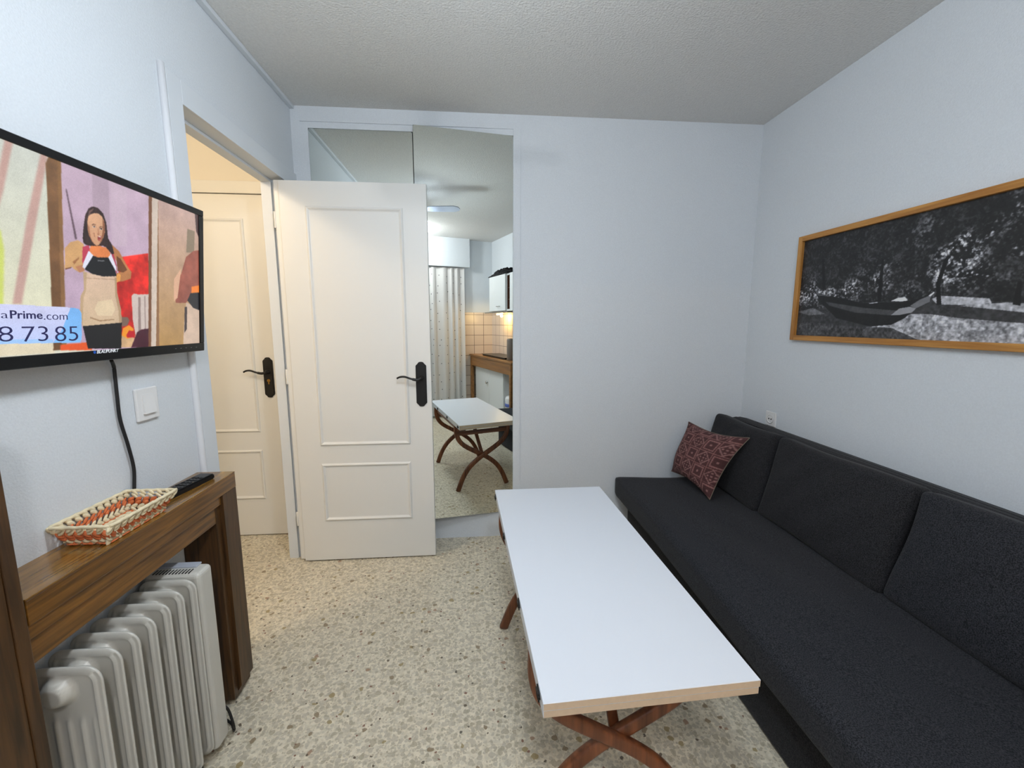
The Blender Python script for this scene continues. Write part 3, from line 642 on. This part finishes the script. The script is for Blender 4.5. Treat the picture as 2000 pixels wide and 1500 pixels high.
def perim(t, k):                                            # point on rectangle perimeter at height fraction k, t in 0..1
    x0, x1 = bx0+(BX0-bx0)*k, bx1+(BX1-bx1)*k; y0, y1 = by0+(BY0-by0)*k, by1+(BY1-by1)*k
    a, b = x1-x0, y1-y0; s = t % 1*2*(a+b)
    if s < b: return Vector((x1, y0+s, SH+.004+(BH-.006)*k)), Vector((0, 1, 0)), Vector((1, 0, .5))
    s -= b
    if s < a: return Vector((x1-s, y1, SH+.004+(BH-.006)*k)), Vector((-1, 0, 0)), Vector((0, 1, .5))
    s -= a
    if s < b: return Vector((x0, y1-s, SH+.004+(BH-.006)*k)), Vector((0, -1, 0)), Vector((-1, 0, .5))
    s -= b
    return Vector((x0+s, y0, SH+.004+(BH-.006)*k)), Vector((1, 0, 0)), Vector((0, -1, .5))
cream_bm, or_bm = bmesh.new(), bmesh.new()
NB = 32
for i in range(NB):
    for k, which in ((.10, 0), (.24, 0), (.40, 1), (.56, 1), (.74, 0), (.90, 0)):
        p, td, n = perim((i+.5*(k > .3)+.5*(k > .6))/NB, k); up_ = Vector((0, 0, 1)).cross(td)
        zz = 1 if int(k*50) % 2 else -1
        bead(or_bm if which else cream_bm, p, td+Vector((0, 0, .9*zz)), .0112, .0066, n)
for j in range(5):                                          # base: concentric courses
    f = 1-j*.22; cx, cy = (bx0+bx1)/2, (by0+by1)/2; a, b = (bx1-bx0)*f, (by1-by0)-(bx1-bx0)*(1-f); n = max(6, int(2*(a+b)/.0165))
    for i in range(n):
        s = i/n*2*(a+b)
        if s < b: p, td = (cx+a/2, cy-b/2+s), (0, 1)
        elif s < a+b: p, td = (cx+a/2-(s-b), cy+b/2), (-1, 0)
        elif s < a+2*b: p, td = (cx-a/2, cy+b/2-(s-a-b)), (0, -1)
        else: p, td = (cx-a/2+(s-a-2*b), cy-b/2), (1, 0)
        zz = 1 if i % 2 else -1
        bead(or_bm if j == 0 else cream_bm, Vector((p[0], p[1], SH+.0045)), Vector((td[0]-zz*.7*td[1], td[1]+zz*.7*td[0], 0)), .0115, .0075, Vector((0, 0, 1)))
obj('cream_weave', cream_bm, MT['straw'], bk); obj('orange_weave', or_bm, MT['orange'], bk)
bm = bmesh.new(); pts = [perim(i/80, 1)[0] for i in range(80)]; pts = [(pts[i-1]+pts[i]*2+pts[(i+1) % 80])/4+Vector((0, 0, .0008*math.sin(i*1.9))) for i in range(80)]; pts.append(pts[0])
tube(bm, pts, .0042, 8); obj('rim', bm, MT['straw'], bk, True)
bm = bmesh.new(); q = [(bx0, by0), (bx1, by0), (bx1, by1), (bx0, by1)]; prism(bm, [(x, y, SH+.0004) for x, y in q], (0, 0, .0022)); obj('base_mat', bm, MT['straw'], bk)

# ------------------------------------------------------------------ oil radiator
rad = thing('oil_radiator', 'white oil filled radiator with fins standing under the console', 'radiator', (.095, 1.05, 0))
RX0, RX1, RZ0, RZ1 = .020, .172, .045, .617
def fin_mesh():
    nx, nz = 44, 90; xs = [RX0+(RX1-RX0)*i/nx for i in range(nx+1)]; zs = [RZ0+(RZ1-RZ0)*i/nz for i in range(nz+1)]
    cx = (RX0+RX1)/2; hw = (RX1-RX0)/2; R = .034; bm = bmesh.new()
    def prof(x, z):
        dx = hw-abs(x-cx); dz = min(z-RZ0, RZ1-z)
        if dx < R and dz < R: d = R-math.hypot(R-dx, R-dz)
        else: d = min(dx, dz)
        st = lambda a, b, v: (lambda t: t*t*(3-2*t))(min(1, max(0, (v-a)/(b-a))))
        h = .0011+.0062*st(.0095, .0120, d)-.0048*st(.0150, .0190, d)
        if d > .022:
            fl = .5+.5*math.cos((x-cx)*2*math.pi/.026); zz = min(z-RZ0, RZ1-z)
            h += .0048*fl**3*st(.115, .135, zz)*st(.022, .026, d)
        for zc in (RZ1-.052, RZ0+.052):
            r = math.hypot((x-cx+.008), (z-zc)); h = max(h, .0022+.0238*(1-st(.020, .037, r)))
        return d, min(h, .0258)
    top = {}; bot = {}
    for i, x in enumerate(xs):
        for j, z in enumerate(zs):
            dx = hw-abs(x-cx); dz = min(z-RZ0, RZ1-z); X, Z = x, z
            if dx < R and dz < R:                            # pull the square corner onto its rounded outline
                rr = math.hypot(R-dx, R-dz)
                m_ = max(R-dx, R-dz); k = m_/rr if rr > 1e-9 else 1
                ndx, ndz = R-(R-dx)*k, R-(R-dz)*k
                X = cx+math.copysign(hw-ndx, x-cx); Z = (RZ0+ndz) if z < (RZ0+RZ1)/2 else (RZ1-ndz)
            d, h = prof(X, Z)
            top[i, j] = bm.verts.new((X, -h, Z)); bot[i, j] = bm.verts.new((X, h, Z))
    for i in range(nx):
        for j in range(nz):
            bm.faces.new((top[i, j], top[i+1, j], top[i+1, j+1], top[i, j+1])); bm.faces.new((bot[i, j], bot[i, j+1], bot[i+1, j+1], bot[i+1, j]))
    edge = [(i, 0) for i in range(nx)]+[(nx, j) for j in range(nz)]+[(i, nz) for i in range(nx, 0, -1)]+[(0, j) for j in range(nz, 0, -1)]
    for a, b in zip(edge, edge[1:]+edge[:1]): bm.faces.new((top[a], bot[a], bot[b], top[b]))
    return bm
f0 = obj('fin', fin_mesh(), MT['radiator'], rad, True)
for k in range(7):
    f = f0 if k == 0 else f0.copy()
    if k: COL.objects.link(f); f.parent = rad; f.matrix_parent_inverse = Matrix.Translation(-rad.location)
    f.location = (0, .875+k*.0512, 0)
bm = bmesh.new(); box(bm, (RX0, 1.198, .035), (RX1, 1.262, .622), .014, seg=4); cb = obj('control_box', bm, MT['radiator'], rad)
obj('button_panel', boxes(((.040, 1.232, .6215), (.145, 1.258, .627)), bev=.002), MT['greypad'], rad)
bm = bmesh.new()
for k in range(12): box(bm, (.042+k*.0088, 1.204, .6212), (.0455+k*.0088, 1.226, .6226))
obj('vent_slots', bm, MT['black'], rad)
for y in (.93, 1.13):
    bm = bmesh.new(); box(bm, (.02, y-.012, .035), (.165, y+.012, .058), .003)
    for x in (.035, .145): lathe(bm, [(.02, -.01), (.024, -.006), (.024, .006), (.02, .01)], (x, y, .024), 18, 'X')
    obj('castor', bm, MT['black'], rad)
bm = bmesh.new(); tube(bm, smooth_path([(.13, 1.264, .13), (.160, 1.275, .11), (.178, 1.270, .05), (.165, 1.29, .010), (.14, 1.32, .007), (.09, 1.345, .007), (.04, 1.34, .007)]), .004, 8)
obj('mains_cable', bm, MT['blackmat'], rad, True)

# ------------------------------------------------------------------ folding white table
tb = thing('folding_table', 'long white laminate folding table with crossed walnut legs', 'table', (1.31, 1.31, 0))
A_, B_, C_, D_ = Vector((1.050, 1.862, 0)), Vector((1.541, 1.862, 0)), Vector((1.574, .765, 0)), Vector((1.098, .746, 0))
def slab(o, z0, z1, mi=0):
    bm = bmesh.new(); c = (A_+B_+C_+D_)/4
    prism(bm, [Vector((p.x+(p.x-c.x)*o, p.y+(p.y-c.y)*o, z0)) for p in (A_, B_, C_, D_)], (0, 0, z1-z0)); return bm
def leafslab(name, o, z0, z1):
    bm = slab(o, z0, z1); bmesh.ops.bevel(bm, geom=[e for e in bm.edges], offset=.0012, segments=1, affect='EDGES'); bm.normal_update()
    for f in bm.faces: f.material_index = 1 if abs(f.normal.y) > .8 else 0
    return obj(name, bm, [MT['tabletop'], MT['mdf']], tb)
leafslab('tabletop_leaf', 0, .5585, .576); leafslab('tabletop_leaf', -.004, .540, .5575)
for f_ in (.04, .36, .70, .96):                              # hinges along the left edge
    p = A_.lerp(D_, f_); bm = bmesh.new(); lathe(bm, [(.004, -.014), (.004, .014)], (p.x-.002, p.y, .558), 8, 'Y'); box(bm, (p.x-.0035, p.y-.013, .548), (p.x-.0005, p.y+.013, .568))
    obj('hinge', bm, MT['iron'], tb)
yv = Vector((0, 1, 0))
for cx, cy, inn in ((1.292, 1.695, -1), (1.322, .932, 1)):
    for s in (-1, 1):
        P = [(cx+s*.214, cy, .540), (cx+s*.214, cy, .475), (cx+s*.194, cy, .415), (cx+s*.145, cy, .362), (cx+s*.05, cy, .303), (cx-s*.04, cy, .250), (cx-s*.118, cy, .185), (cx-s*.172, cy, .105), (cx-s*.214, cy, .002)]
        P = [Vector(p)+Vector((0, s*.0085, 0)) for p in P]
        bm = bmesh.new(); tube(bm, smooth_path(P, 6), 0, 12, flat=(yv, .0125, .0185)); obj('leg', bm, MT['tablewood'], tb, True)
    obj('cross_rail', boxes(((cx-.215, cy-.011, .455), (cx+.215, cy+.011, .488)), bev=.003), MT['railwood'], tb)
    bm = bmesh.new(); tube(bm, [(cx, cy+inn*.02, .285), (cx, cy+inn*.15, .41), (cx, cy+inn*.265, .538)], 0, 12, flat=(Vector((1, 0, 0)), .014, .009)); obj('brace', bm, MT['tablewood'], tb, True)
for s in (-1, 1):
    a = Vector((1.292+s*.200, 1.71, 0)); b = Vector((1.322+s*.200, .92, 0)); bm = bmesh.new()
    prism(bm, [(a.x-.009, a.y, .495), (a.x+.009, a.y, .495), (b.x+.009, b.y, .495), (b.x-.009, b.y, .495)], (0, 0, .044)); obj('side_rail', bm, MT['tablewood'], tb)

# ------------------------------------------------------------------ sofa and cushions
def soft_box(bm, c, ex, ey, ez, hx, hy, hz, r=.04, nx=30, ny=30, nz=8, bulge=0, puff=0, seed=0, wr=.003, e=4):
    """rounded block, half sizes hx hy hz along ex ey ez; faces puff out by `bulge` along ez"""
    rs = random.Random(seed); ph = [rs.uniform(0, 6.28) for _ in range(8)]
    def mp(u, v, w):                                         # u v w in -1..1 on the cube surface
        x, y, z = u*hx, v*hy, w*hz
        ix, iy, iz = max(-hx+r, min(hx-r, x)), max(-hy+r, min(hy-r, y)), max(-hz+r, min(hz-r, z))
        d = Vector((x-ix, y-iy, z-iz))
        if d.length > 1e-9: d = d.normalized()*r
        q = Vector((ix, iy, iz))+d
        k = (1-abs(u)**e)*(1-abs(v)**e); z2 = q.z+(bulge*k if w > 0 else -puff*k)*abs(w)
        z2 += wr*k*(math.sin(u*5+ph[0]+2*v)*math.sin(v*4+ph[1])+.6*math.sin(u*11+v*7+ph[2])) * (1 if w > 0 else 0)
        y2 = q.y*(1-.02*math.sin(u*3.1+ph[3])*abs(v)**6); x2 = q.x*(1+.02*math.sin(v*2.7+ph[4])*abs(u)**6)
        return c+ex*x2+ey*y2+ez*z2
    cache = {}
    def V(u, v, w):
        k = (round(u, 5), round(v, 5), round(w, 5))
        if k not in cache: cache[k] = bm.verts.new(mp(u, v, w))
        return cache[k]
    g = lambda n: [-1+2*i/n for i in range(n+1)]
    for (A, B, f) in ((g(nx), g(ny), lambda a, b, s: (a, b, s)), (g(nx), g(nz), lambda a, b, s: (a, s, b)), (g(ny), g(nz), lambda a, b, s: (s, a, b))):
        for s in (-1, 1):
            for i in range(len(A)-1):
                for j in range(len(B)-1):
                    try:
                        F = bm.faces.new([V(*f(A[i], B[j], s)), V(*f(A[i+1], B[j], s)), V(*f(A[i+1], B[j+1], s)), V(*f(A[i], B[j+1], s))]); F.smooth = True
                    except ValueError: pass
ex, ey, ez = Vector((1, 0, 0)), Vector((0, 1, 0)), Vector((0, 0, 1))
so = thing('sofa', 'long charcoal fabric sofa along the right wall', 'sofa', (2.2, 1.5, 0))
bm = boxes(((1.892, .56, .012), (2.60, 2.42, .265)), bev=.006); obj('base', bm, MT['sofab'], so)
bm = bmesh.new(); soft_box(bm, Vector((2.185, 1.491, .326)), ex, ey, ez, .365, .979, .062, .022, 24, 60, 6, .004, 0, 1, .0015, 8); obj('seat', bm, MT['sofa'], so, True)
# backrest: wedge against the wall
bm = bmesh.new(); prism(bm, [(2.555, .52, .30), (2.644, .52, .30), (2.644, .52, .752), (2.575, .52, .766), (2.525, .52, .758)], (0, 1.93, 0))
bmesh.ops.bevel(bm, geom=list(bm.edges), offset=.012, segments=3, affect='EDGES'); obj('backrest', bm, MT['sofab'], so)
for x in (1.95, 2.55):
    for y in (.62, 2.36): obj('foot', boxes(((x-.02, y-.02, 0), (x+.02, y+.02, .014))), MT['black'], so)
def back_cushion(y0, y1, label, seed, dx=0, m='sofab'):
    a = Vector((2.36+dx, 0, .392)); b = Vector((2.455+dx, 0, .785)); up_ = (b-a).normalized(); n = -up_.cross(ey).normalized()
    if n.x > 0: n = -n
    hz = .045; c = (a+b)/2-n*hz*1.0; c.y = (y0+y1)/2
    bm = bmesh.new(); soft_box(bm, c, ey, up_, n, (y1-y0)/2, (b-a).length/2, hz, .024, 44, 34, 6, .028, .0, seed, .0045, 3)
    o = obj('back_cushion', bm, MT[m], None, True)
    return tag(o, label, 'cushion', 'charcoal back cushions on the sofa')
back_cushion(1.925, 2.47, 'charcoal back cushion in the corner, behind the patterned pillow', 1, -.01)
back_cushion(1.262, 1.915, 'charcoal back cushion in the middle of the sofa', 2, .0)
back_cushion(.56, 1.250, 'charcoal back cushion nearest the camera, cut off by the right edge', 3, .005, 'sofa')

# patterned throw pillow
PA, PB, PC, PD = Vector((2.170, 2.440, .425)), Vector((2.200, 2.052, .405)), Vector((2.398, 2.055, .738)), Vector((2.262, 2.440, .738))
pc_n = ((PB-PA).cross(PD-PA)).normalized()
if pc_n.x > 0: pc_n = -pc_n
NPn = 170
def pillow_pattern(n):
    t = np.linspace(0, 1, n); S, T = np.meshgrid(t, t, indexing='ij')
    R = np.zeros((n, n, 3)); R[:] = (70, 40, 40)
    lt = np.array((134, 98, 95)); fx = fbm(S, T, 60, 77, 2)
    a, b = S*4.6+.2, T*4.6+.1
    i, j = np.floor(a).astype(int), np.floor(b).astype(int); fa, fb = a-i-.5, b-j-.5
    sq = np.maximum(abs(fa), abs(fb)); even = (i+j) % 2 == 0
    m1 = even & (sq > .30) & (sq < .40); m2 = even & (sq < .07)
    m3 = (~even) & ((np.floor((fa+.5)*9).astype(int) % 2 == 0) & (np.floor((fb+.5)*9).astype(int) % 2 == 0)) & (abs(fa)+abs(fb) < .55)
    m4 = (~even) & (abs(abs(fa)+abs(fb)-.45) < .05)
    m5 = (sq > .475)
    for m in (m1, m2, m3, m4, m5): R[m] = lt
    dots = (np.sin(S*n*1.15)*np.sin(T*n*1.15) < -.35) & (m1 | m5); R[dots] = (110, 62, 60)
    return R*(.85+.3*fx)[..., None]
pat = blur(pillow_pattern(NPn), 1)
def pillow_side(sign, amt):
    t = np.linspace(0, 1, NPn); S, T = np.meshgrid(t, t, indexing='ij'); pin = .075
    s2 = S+pin*np.sin(np.pi*T)*(0.5-S)*2*(abs(S-.5)*2)**3; t2 = T+pin*np.sin(np.pi*S)*(.5-T)*2*(abs(T-.5)*2)**3
    A0, B0, C0, D0 = [np.array(p) for p in (PA, PB, PC, PD)]
    P = (A0*(1-s2)[..., None]+B0*s2[..., None])*(1-t2)[..., None]+(D0*(1-s2)[..., None]+C0*s2[..., None])*t2[..., None]
    k = ((1-(2*S-1)**2)*(1-(2*T-1)**2))**.55
    k = k*(1+.10*np.sin(7*S+3*T)*np.sin(5*T-2*S))-.06*np.exp(-((S-.62-.2*T)/.05)**2)*np.sin(np.pi*T)*np.sin(np.pi*S)
    return P+np.array(pc_n)[None, None]*(sign*amt*k)[..., None]
f = pillow_side(1, .085); b = pillow_side(-1, .03)
me = bpy.data.meshes.new('patterned_pillow'); nV = NPn*NPn; idx = np.arange(nV).reshape(NPn, NPn)
q1 = np.stack([idx[:-1, :-1], idx[1:, :-1], idx[1:, 1:], idx[:-1, 1:]], -1).reshape(-1, 4); q2 = q1[:, ::-1]+nV; q = np.concatenate([q1, q2])
me.vertices.add(2*nV); me.vertices.foreach_set('co', np.concatenate([f.reshape(-1, 3), (b-np.array(pc_n)*.0006).reshape(-1, 3)]).reshape(-1))
me.loops.add(q.size); me.loops.foreach_set('vertex_index', q.reshape(-1)); me.polygons.add(len(q)); me.polygons.foreach_set('loop_start', np.arange(0, q.size, 4)); me.update(calc_edges=True); me.validate()
c = pat/255; c = np.where(c <= .04045, c/12.92, ((c+.055)/1.055)**2.4).reshape(-1, 3); back = np.tile(np.array([[.16, .14, .12]]), (nV, 1))
ca = me.color_attributes.new('paint', 'FLOAT_COLOR', 'POINT'); ca.data.foreach_set('color', np.concatenate([np.concatenate([c, back]), np.ones((2*nV, 1))], 1).astype(np.float32).reshape(-1))
pl = thing('throw_pillow', 'small square pillow with maroon and pink diamond pattern in the sofa corner', 'pillow', (2.2, 2.25, .39))
new_obj('pillow_cover', me, painted('pillow_weave', False, .95), pl, True)
bm = bmesh.new(); loop = [Vector(f[i, 0]) for i in range(0, NPn, 6)]+[Vector(f[-1, i]) for i in range(0, NPn, 6)]+[Vector(f[i, -1]) for i in range(NPn-1, 0, -6)]+[Vector(f[0, i]) for i in range(NPn-1, 0, -6)]
tube(bm, loop+[loop[0]], .002, 6); obj('seam_piping', bm, mat('pillow_edge', (112, 102, 88), .9), pl, True)

# ------------------------------------------------------------------ ceiling fan with lamp
fn = thing('ceiling_fan', 'white ceiling fan with lamp, seen only in the mirror', 'ceiling fan', (FAN.x, FAN.y, H))
bm = bmesh.new(); lathe(bm, [(.065, H), (.065, H-.02), (.03, H-.05), (.014, H-.055), (.014, 2.36)], (FAN.x, FAN.y, 0)); obj('rod', bm, MT['white'], fn)
bm = bmesh.new(); lathe(bm, [(.03, 2.365), (.09, 2.35), (.10, 2.31), (.09, 2.275), (.05, 2.262)], (FAN.x, FAN.y, 0), 32); obj('motor_housing', bm, MT['white'], fn)
for k in range(4):
    a = math.radians(24+90*k); u = Vector((math.cos(a), math.sin(a), 0)); s = Vector((-u.y, u.x, .18)).normalized(); o = Vector((FAN.x, FAN.y, 2.305)); bm = bmesh.new()
    P = [o+u*r+s*w for r, w in ((.085, -.02), (.16, -.048), (.36, -.056), (.40, -.035), (.41, 0), (.40, .035), (.36, .056), (.16, .048), (.085, .02))]
    prism(bm, P, (0, 0, .006)); obj('blade', bm, MT['greypad'], fn)
bm = bmesh.new(); lathe(bm, [(.05, 2.262), (.125, 2.215), (.15, 2.185), (.15, 2.17), (.13, 2.15), (.06, 2.135), (.01, 2.132)], (FAN.x, FAN.y, 0), 32); obj('lamp_shade', bm, MT['lampshade'], fn, True)
kl = thing('kitchen_fill_lamp', 'added round fill lamp on the ceiling behind the camera, unseen', 'lamp', (1.12, -.52, H))  # invented fixture for the fill light, placed where the mirror misses it
bm = bmesh.new(); lathe(bm, [(.11, H), (.12, H-.02), (.11, H-.045), (.03, H-.055)], (1.12, -.52, 0), 24); obj('lamp_shade', bm, mat('fill_lamp_glass', (255, 250, 240), .5, emit=(255, 246, 232), estr=3), kl, True)
# added hallway lamp, unseen, carries the warm light beyond the doorway
hl = thing('added_hallway_lamp', 'added round hallway ceiling lamp, unseen beyond the doorway', 'lamp', (-.55, 1.32, H))
bm = bmesh.new(); lathe(bm, [(.10, H), (.11, H-.02), (.10, H-.05), (.03, H-.065)], (-.55, 1.32, 0), 24); obj('lamp_shade', bm, mat('warm_glass', (255, 225, 170), .5, emit=(255, 196, 110), estr=4), hl, True)

# ------------------------------------------------------------------ kitchen corner behind the camera (seen in the mirror)
# shutter box over the window
sb = tag(obj('shutter_box', boxes(((1.10, Y0, 2.095), (2.083, -.93, H)), bev=.002), MT['wall']), 'white boxed roller shutter casing above the curtain, in the mirror', 'shutter box')
# curtain with little dark stars
def curtain():
    m = bpy.data.materials.new('dotted_voile'); m.use_nodes = True; nt = m.node_tree; N = nt.nodes; L = nt.links; p = N['Principled BSDF']
    p.inputs['Roughness'].default_value = .9
    uv = N.new('ShaderNodeUVMap'); mp = N.new('ShaderNodeMapping'); mp.inputs['Scale'].default_value = (8.2, 8.2, 1); L.new(uv.outputs[0], mp.inputs['Vector'])
    v = N.new('ShaderNodeTexVoronoi'); v.voronoi_dimensions = '2D'; v.inputs['Scale'].default_value = 1; v.inputs['Randomness'].default_value = .45; L.new(mp.outputs[0], v.inputs['Vector'])
    lt = N.new('ShaderNodeMath'); lt.operation = 'LESS_THAN'; lt.inputs[1].default_value = .055; L.new(v.outputs['Distance'], lt.inputs[0])
    mx = N.new('ShaderNodeMix'); mx.data_type = 'RGBA'; mx.inputs[6].default_value = (*lin((214, 212, 210)), 1); mx.inputs[7].default_value = (*lin((50, 50, 60)), 1)
    L.new(lt.outputs[0], mx.inputs[0]); L.new(mx.outputs[2], p.inputs['Base Color'])
    tr = N.new('ShaderNodeBsdfTranslucent'); tr.inputs[0].default_value = (*lin((214, 212, 210)), 1)
    ms = N.new('ShaderNodeMixShader'); ms.inputs[0].default_value = .12; out = N['Material Output']
    L.new(p.outputs[0], ms.inputs[1]); L.new(tr.outputs[0], ms.inputs[2]); L.new(ms.outputs[0], out.inputs[0])
    return m
bm = bmesh.new(); uvl = bm.loops.layers.uv.new('UVMap'); n = 220; x0, x1 = 1.12, 2.010; arc = 0; prev = None; cols = []
for i in range(n+1):
    s = i/n; x = x0+(x1-x0)*s; ph = 2*math.pi*s*8+1.4*math.sin(s*15); row = []
    for z in (2.085, 1.98, 1.4, .8, .25, .03):
        k = .55+.45*(2.085-z)/2.05; row.append(Vector((x+.006*math.cos(ph*2)*k, -.965+.019*math.sin(ph)*k-.004, z)))
    if prev: arc += (row[3]-prev).length
    prev = row[3]; cols.append((row, arc))
vs = [[bm.verts.new(p) for p in r] for r, _ in cols]
for i in range(n):
    for j in range(5):
        f = bm.faces.new((vs[i][j], vs[i+1][j], vs[i+1][j+1], vs[i][j+1])); f.smooth = True
        for lp, (a, b) in zip(f.loops, ((i, j), (i+1, j), (i+1, j+1), (i, j+1))): lp[uvl].uv = (cols[a][1], cols[a][0][b].z)
me = bpy.data.meshes.new('curtain'); bm.to_mesh(me); bm.free()
tag(new_obj('curtain', me, curtain()), 'sheer white curtain with small dark dots, reflected in the mirror', 'curtain')
# tiled splashback
def tile_panel(pts, uvs, nrm):
    bm = bmesh.new(); uvl = bm.loops.layers.uv.new('UVMap'); v = [bm.verts.new(p) for p in pts]; w = [bm.verts.new(Vector(p)+Vector(nrm)) for p in pts]
    fs = [bm.faces.new(w)]+[bm.faces.new((v[i], v[(i+1) % 4], w[(i+1) % 4], w[i])) for i in range(4)]
    for lp, u in zip(fs[0].loops, uvs): lp[uvl].uv = u
    return bm
bm = tile_panel([(2.02, Y0, .0), (2.45, Y0, .0), (2.45, Y0, 1.483), (2.02, Y0, 1.483)], [(0, .0), (.43, .0), (.43, 1.483), (0, 1.483)], (0, .006, 0)); struct(obj('trim_6', bm, MT['tile']))
bm = tile_panel([(2.45, Y0, .0), (2.45, .498, .0), (2.45, .498, 1.483), (2.45, Y0, 1.483)], [(0, .0), (1.528, .0), (1.528, 1.483), (0, 1.483)], (-.006, 0, 0)); struct(obj('trim_7', bm, MT['tile']))
# worktop on legs with a deep apron
ct = thing('kitchen_counter', 'wooden kitchen worktop on posts, reflected in the mirror', 'counter', (2.27, -.25, 0))
obj('worktop', boxes(((2.088, -1.022, .868), (2.442, .47, .893)), bev=.003), MT['counter'], ct)
obj('apron', boxes(((2.100, -.97, .735), (2.120, .455, .868)), bev=.002), MT['counter'], ct)
for y in (-1.0, .40): obj('leg', boxes(((2.092, y, 0), (2.134, y+.045, .868)), bev=.002), MT['counter'], ct)
# base cupboards under it
kc = thing('base_cupboard', 'white kitchen base cupboard with two doors under the worktop', 'cupboard', (2.3, -.42, 0))
obj('cupboard_body', boxes(((2.172, -.94, .05), (2.44, .085, .860)), bev=.002), MT['cabinet'], kc)
for y0, y1, ky in ((-.935, -.405, -.45), (-.400, .082, None)):
    dd = obj('cupboard_door', boxes(((2.152, y0, .06), (2.171, y1, .730)), bev=.003), MT['cabinet'], kc)
    if ky is not None:
        bm = bmesh.new(); lathe(bm, [(.006, 0), (.008, -.014), (.022, -.018), (.018, -.028), (.004, -.03)], (2.152, ky, .545), 16, 'X'); obj('knob', bm, MT['steel'], dd)
obj('plinth', boxes(((2.19, -.93, 0), (2.42, .08, .05))), MT['cabinet'], kc)
# bits on and under the worktop
bm = bmesh.new(); box(bm, (2.16, -.66, .8935), (2.40, .12, .912), .003); box(bm, (2.15, -.67, .910), (2.41, .13, .917), .002)
tag(obj('cooktop', bm, MT['black']), 'flat black hob on the wooden worktop, in the mirror', 'hob')
bm = bmesh.new(); lathe(bm, [(.040, .894), (.043, .90), (.043, 1.13), (.036, 1.15), (.004, 1.155)], (2.19, .215, 0), 24)
ks = tag(obj('canister', bm, MT['ceramic']), 'grey canister on the worktop at the mirror right edge', 'canister')
bs = thing('storage_tub', 'white tub with blue band under the worktop, in the mirror', 'tub', (2.235, .205, 0))
bm = bmesh.new(); lathe(bm, [(.075, 0), (.09, .02), (.10, .36), (.102, .42), (.09, .45), (.03, .46)], (2.235, .205, 0), 24); obj('tub_body', bm, MT['plastic'], bs)
bm = bmesh.new(); lathe(bm, [(.1015, .33), (.1035, .335), (.1035, .365), (.1015, .37)], (2.235, .205, 0), 24); obj('blue_band', bm, MT['bluep'], bs)
# wall cupboard with open niche and cooker light
wc = thing('wall_cupboard', 'white kitchen wall cupboard with open niche, in the mirror', 'cupboard', (2.3, .1, 1.47))
obj('cupboard_body', boxes(((2.118, -.235, 1.472), (2.444, .278, 1.892)), ((2.118, .278, 1.872), (2.444, .50, 1.892)), ((2.118, .278, 1.472), (2.444, .365, 1.492)), ((2.118, .36, 1.472), (2.444, .50, 1.872)), bev=.0015), MT['cabinet'], wc)
dd = obj('cupboard_door', boxes(((2.100, -.232, 1.476), (2.117, .270, 1.890)), bev=.002), MT['cabinet'], wc)
bm = bmesh.new(); tube(bm, [(2.10, .03, 1.53), (2.082, .035, 1.53), (2.080, .075, 1.53), (2.082, .115, 1.53), (2.10, .12, 1.53)], .004, 8); obj('pull', bm, MT['steel'], dd, True)
obj('niche', boxes(((2.43, .280, 1.492), (2.442, .358, 1.872)), ((2.13, .280, 1.60), (2.43, .358, 1.606)), ((2.13, .280, 1.73), (2.43, .358, 1.736)), ((2.125, .279, 1.492), (2.43, .2815, 1.872)), ((2.125, .3575, 1.492), (2.43, .3595, 1.872))), MT['cabin'], wc)
ch = thing('cooker_hood', 'slim cooker hood with warm light under the wall cupboard', 'hood', (2.25, .0, 1.45))
obj('hood_body', boxes(((2.13, -.50, 1.455), (2.43, .26, 1.471)), bev=.003), MT['steel'], ch)
bm = bmesh.new(); tube(bm, [(2.30, -.48, 1.447), (2.30, -.30, 1.447)], .008, 8); obj('tube_light', bm, MT['warmshade'], ch)
# crumpled black bag on top of the wall cupboard
bm = bmesh.new(); rs = random.Random(8); pts = {}
nx, ny = 12, 26
for i in range(nx+1):
    for j in range(ny+1):
        u, v = i/nx, j/ny; hgt = max(.006, (.085*math.sin(math.pi*min(1, v*1.15))**1.3*math.sin(math.pi*(.15+.7*u)))*(.65+.7*rs.random()))
        pts[i, j] = (bm.verts.new((2.095+.30*u+.008*rs.random(), -.27+.60*v+.01*rs.random(), 1.894+hgt)), bm.verts.new((2.095+.30*u, -.27+.60*v, 1.8935)))
for i in range(nx):
    for j in range(ny):
        for k in (0, 1): bm.faces.new((pts[i, j][k], pts[i+1, j][k], pts[i+1, j+1][k], pts[i, j+1][k]))
edge = [(i, 0) for i in range(nx)]+[(nx, j) for j in range(ny)]+[(i, ny) for i in range(nx, 0, -1)]+[(0, j) for j in range(ny, 0, -1)]
for a, b in zip(edge, edge[1:]+edge[:1]): bm.faces.new((pts[a][0], pts[a][1], pts[b][1], pts[b][0]))
tag(obj('folded_bag', bm, MT['blackcloth']), 'crumpled black bag on top of the wall cupboard', 'bag')
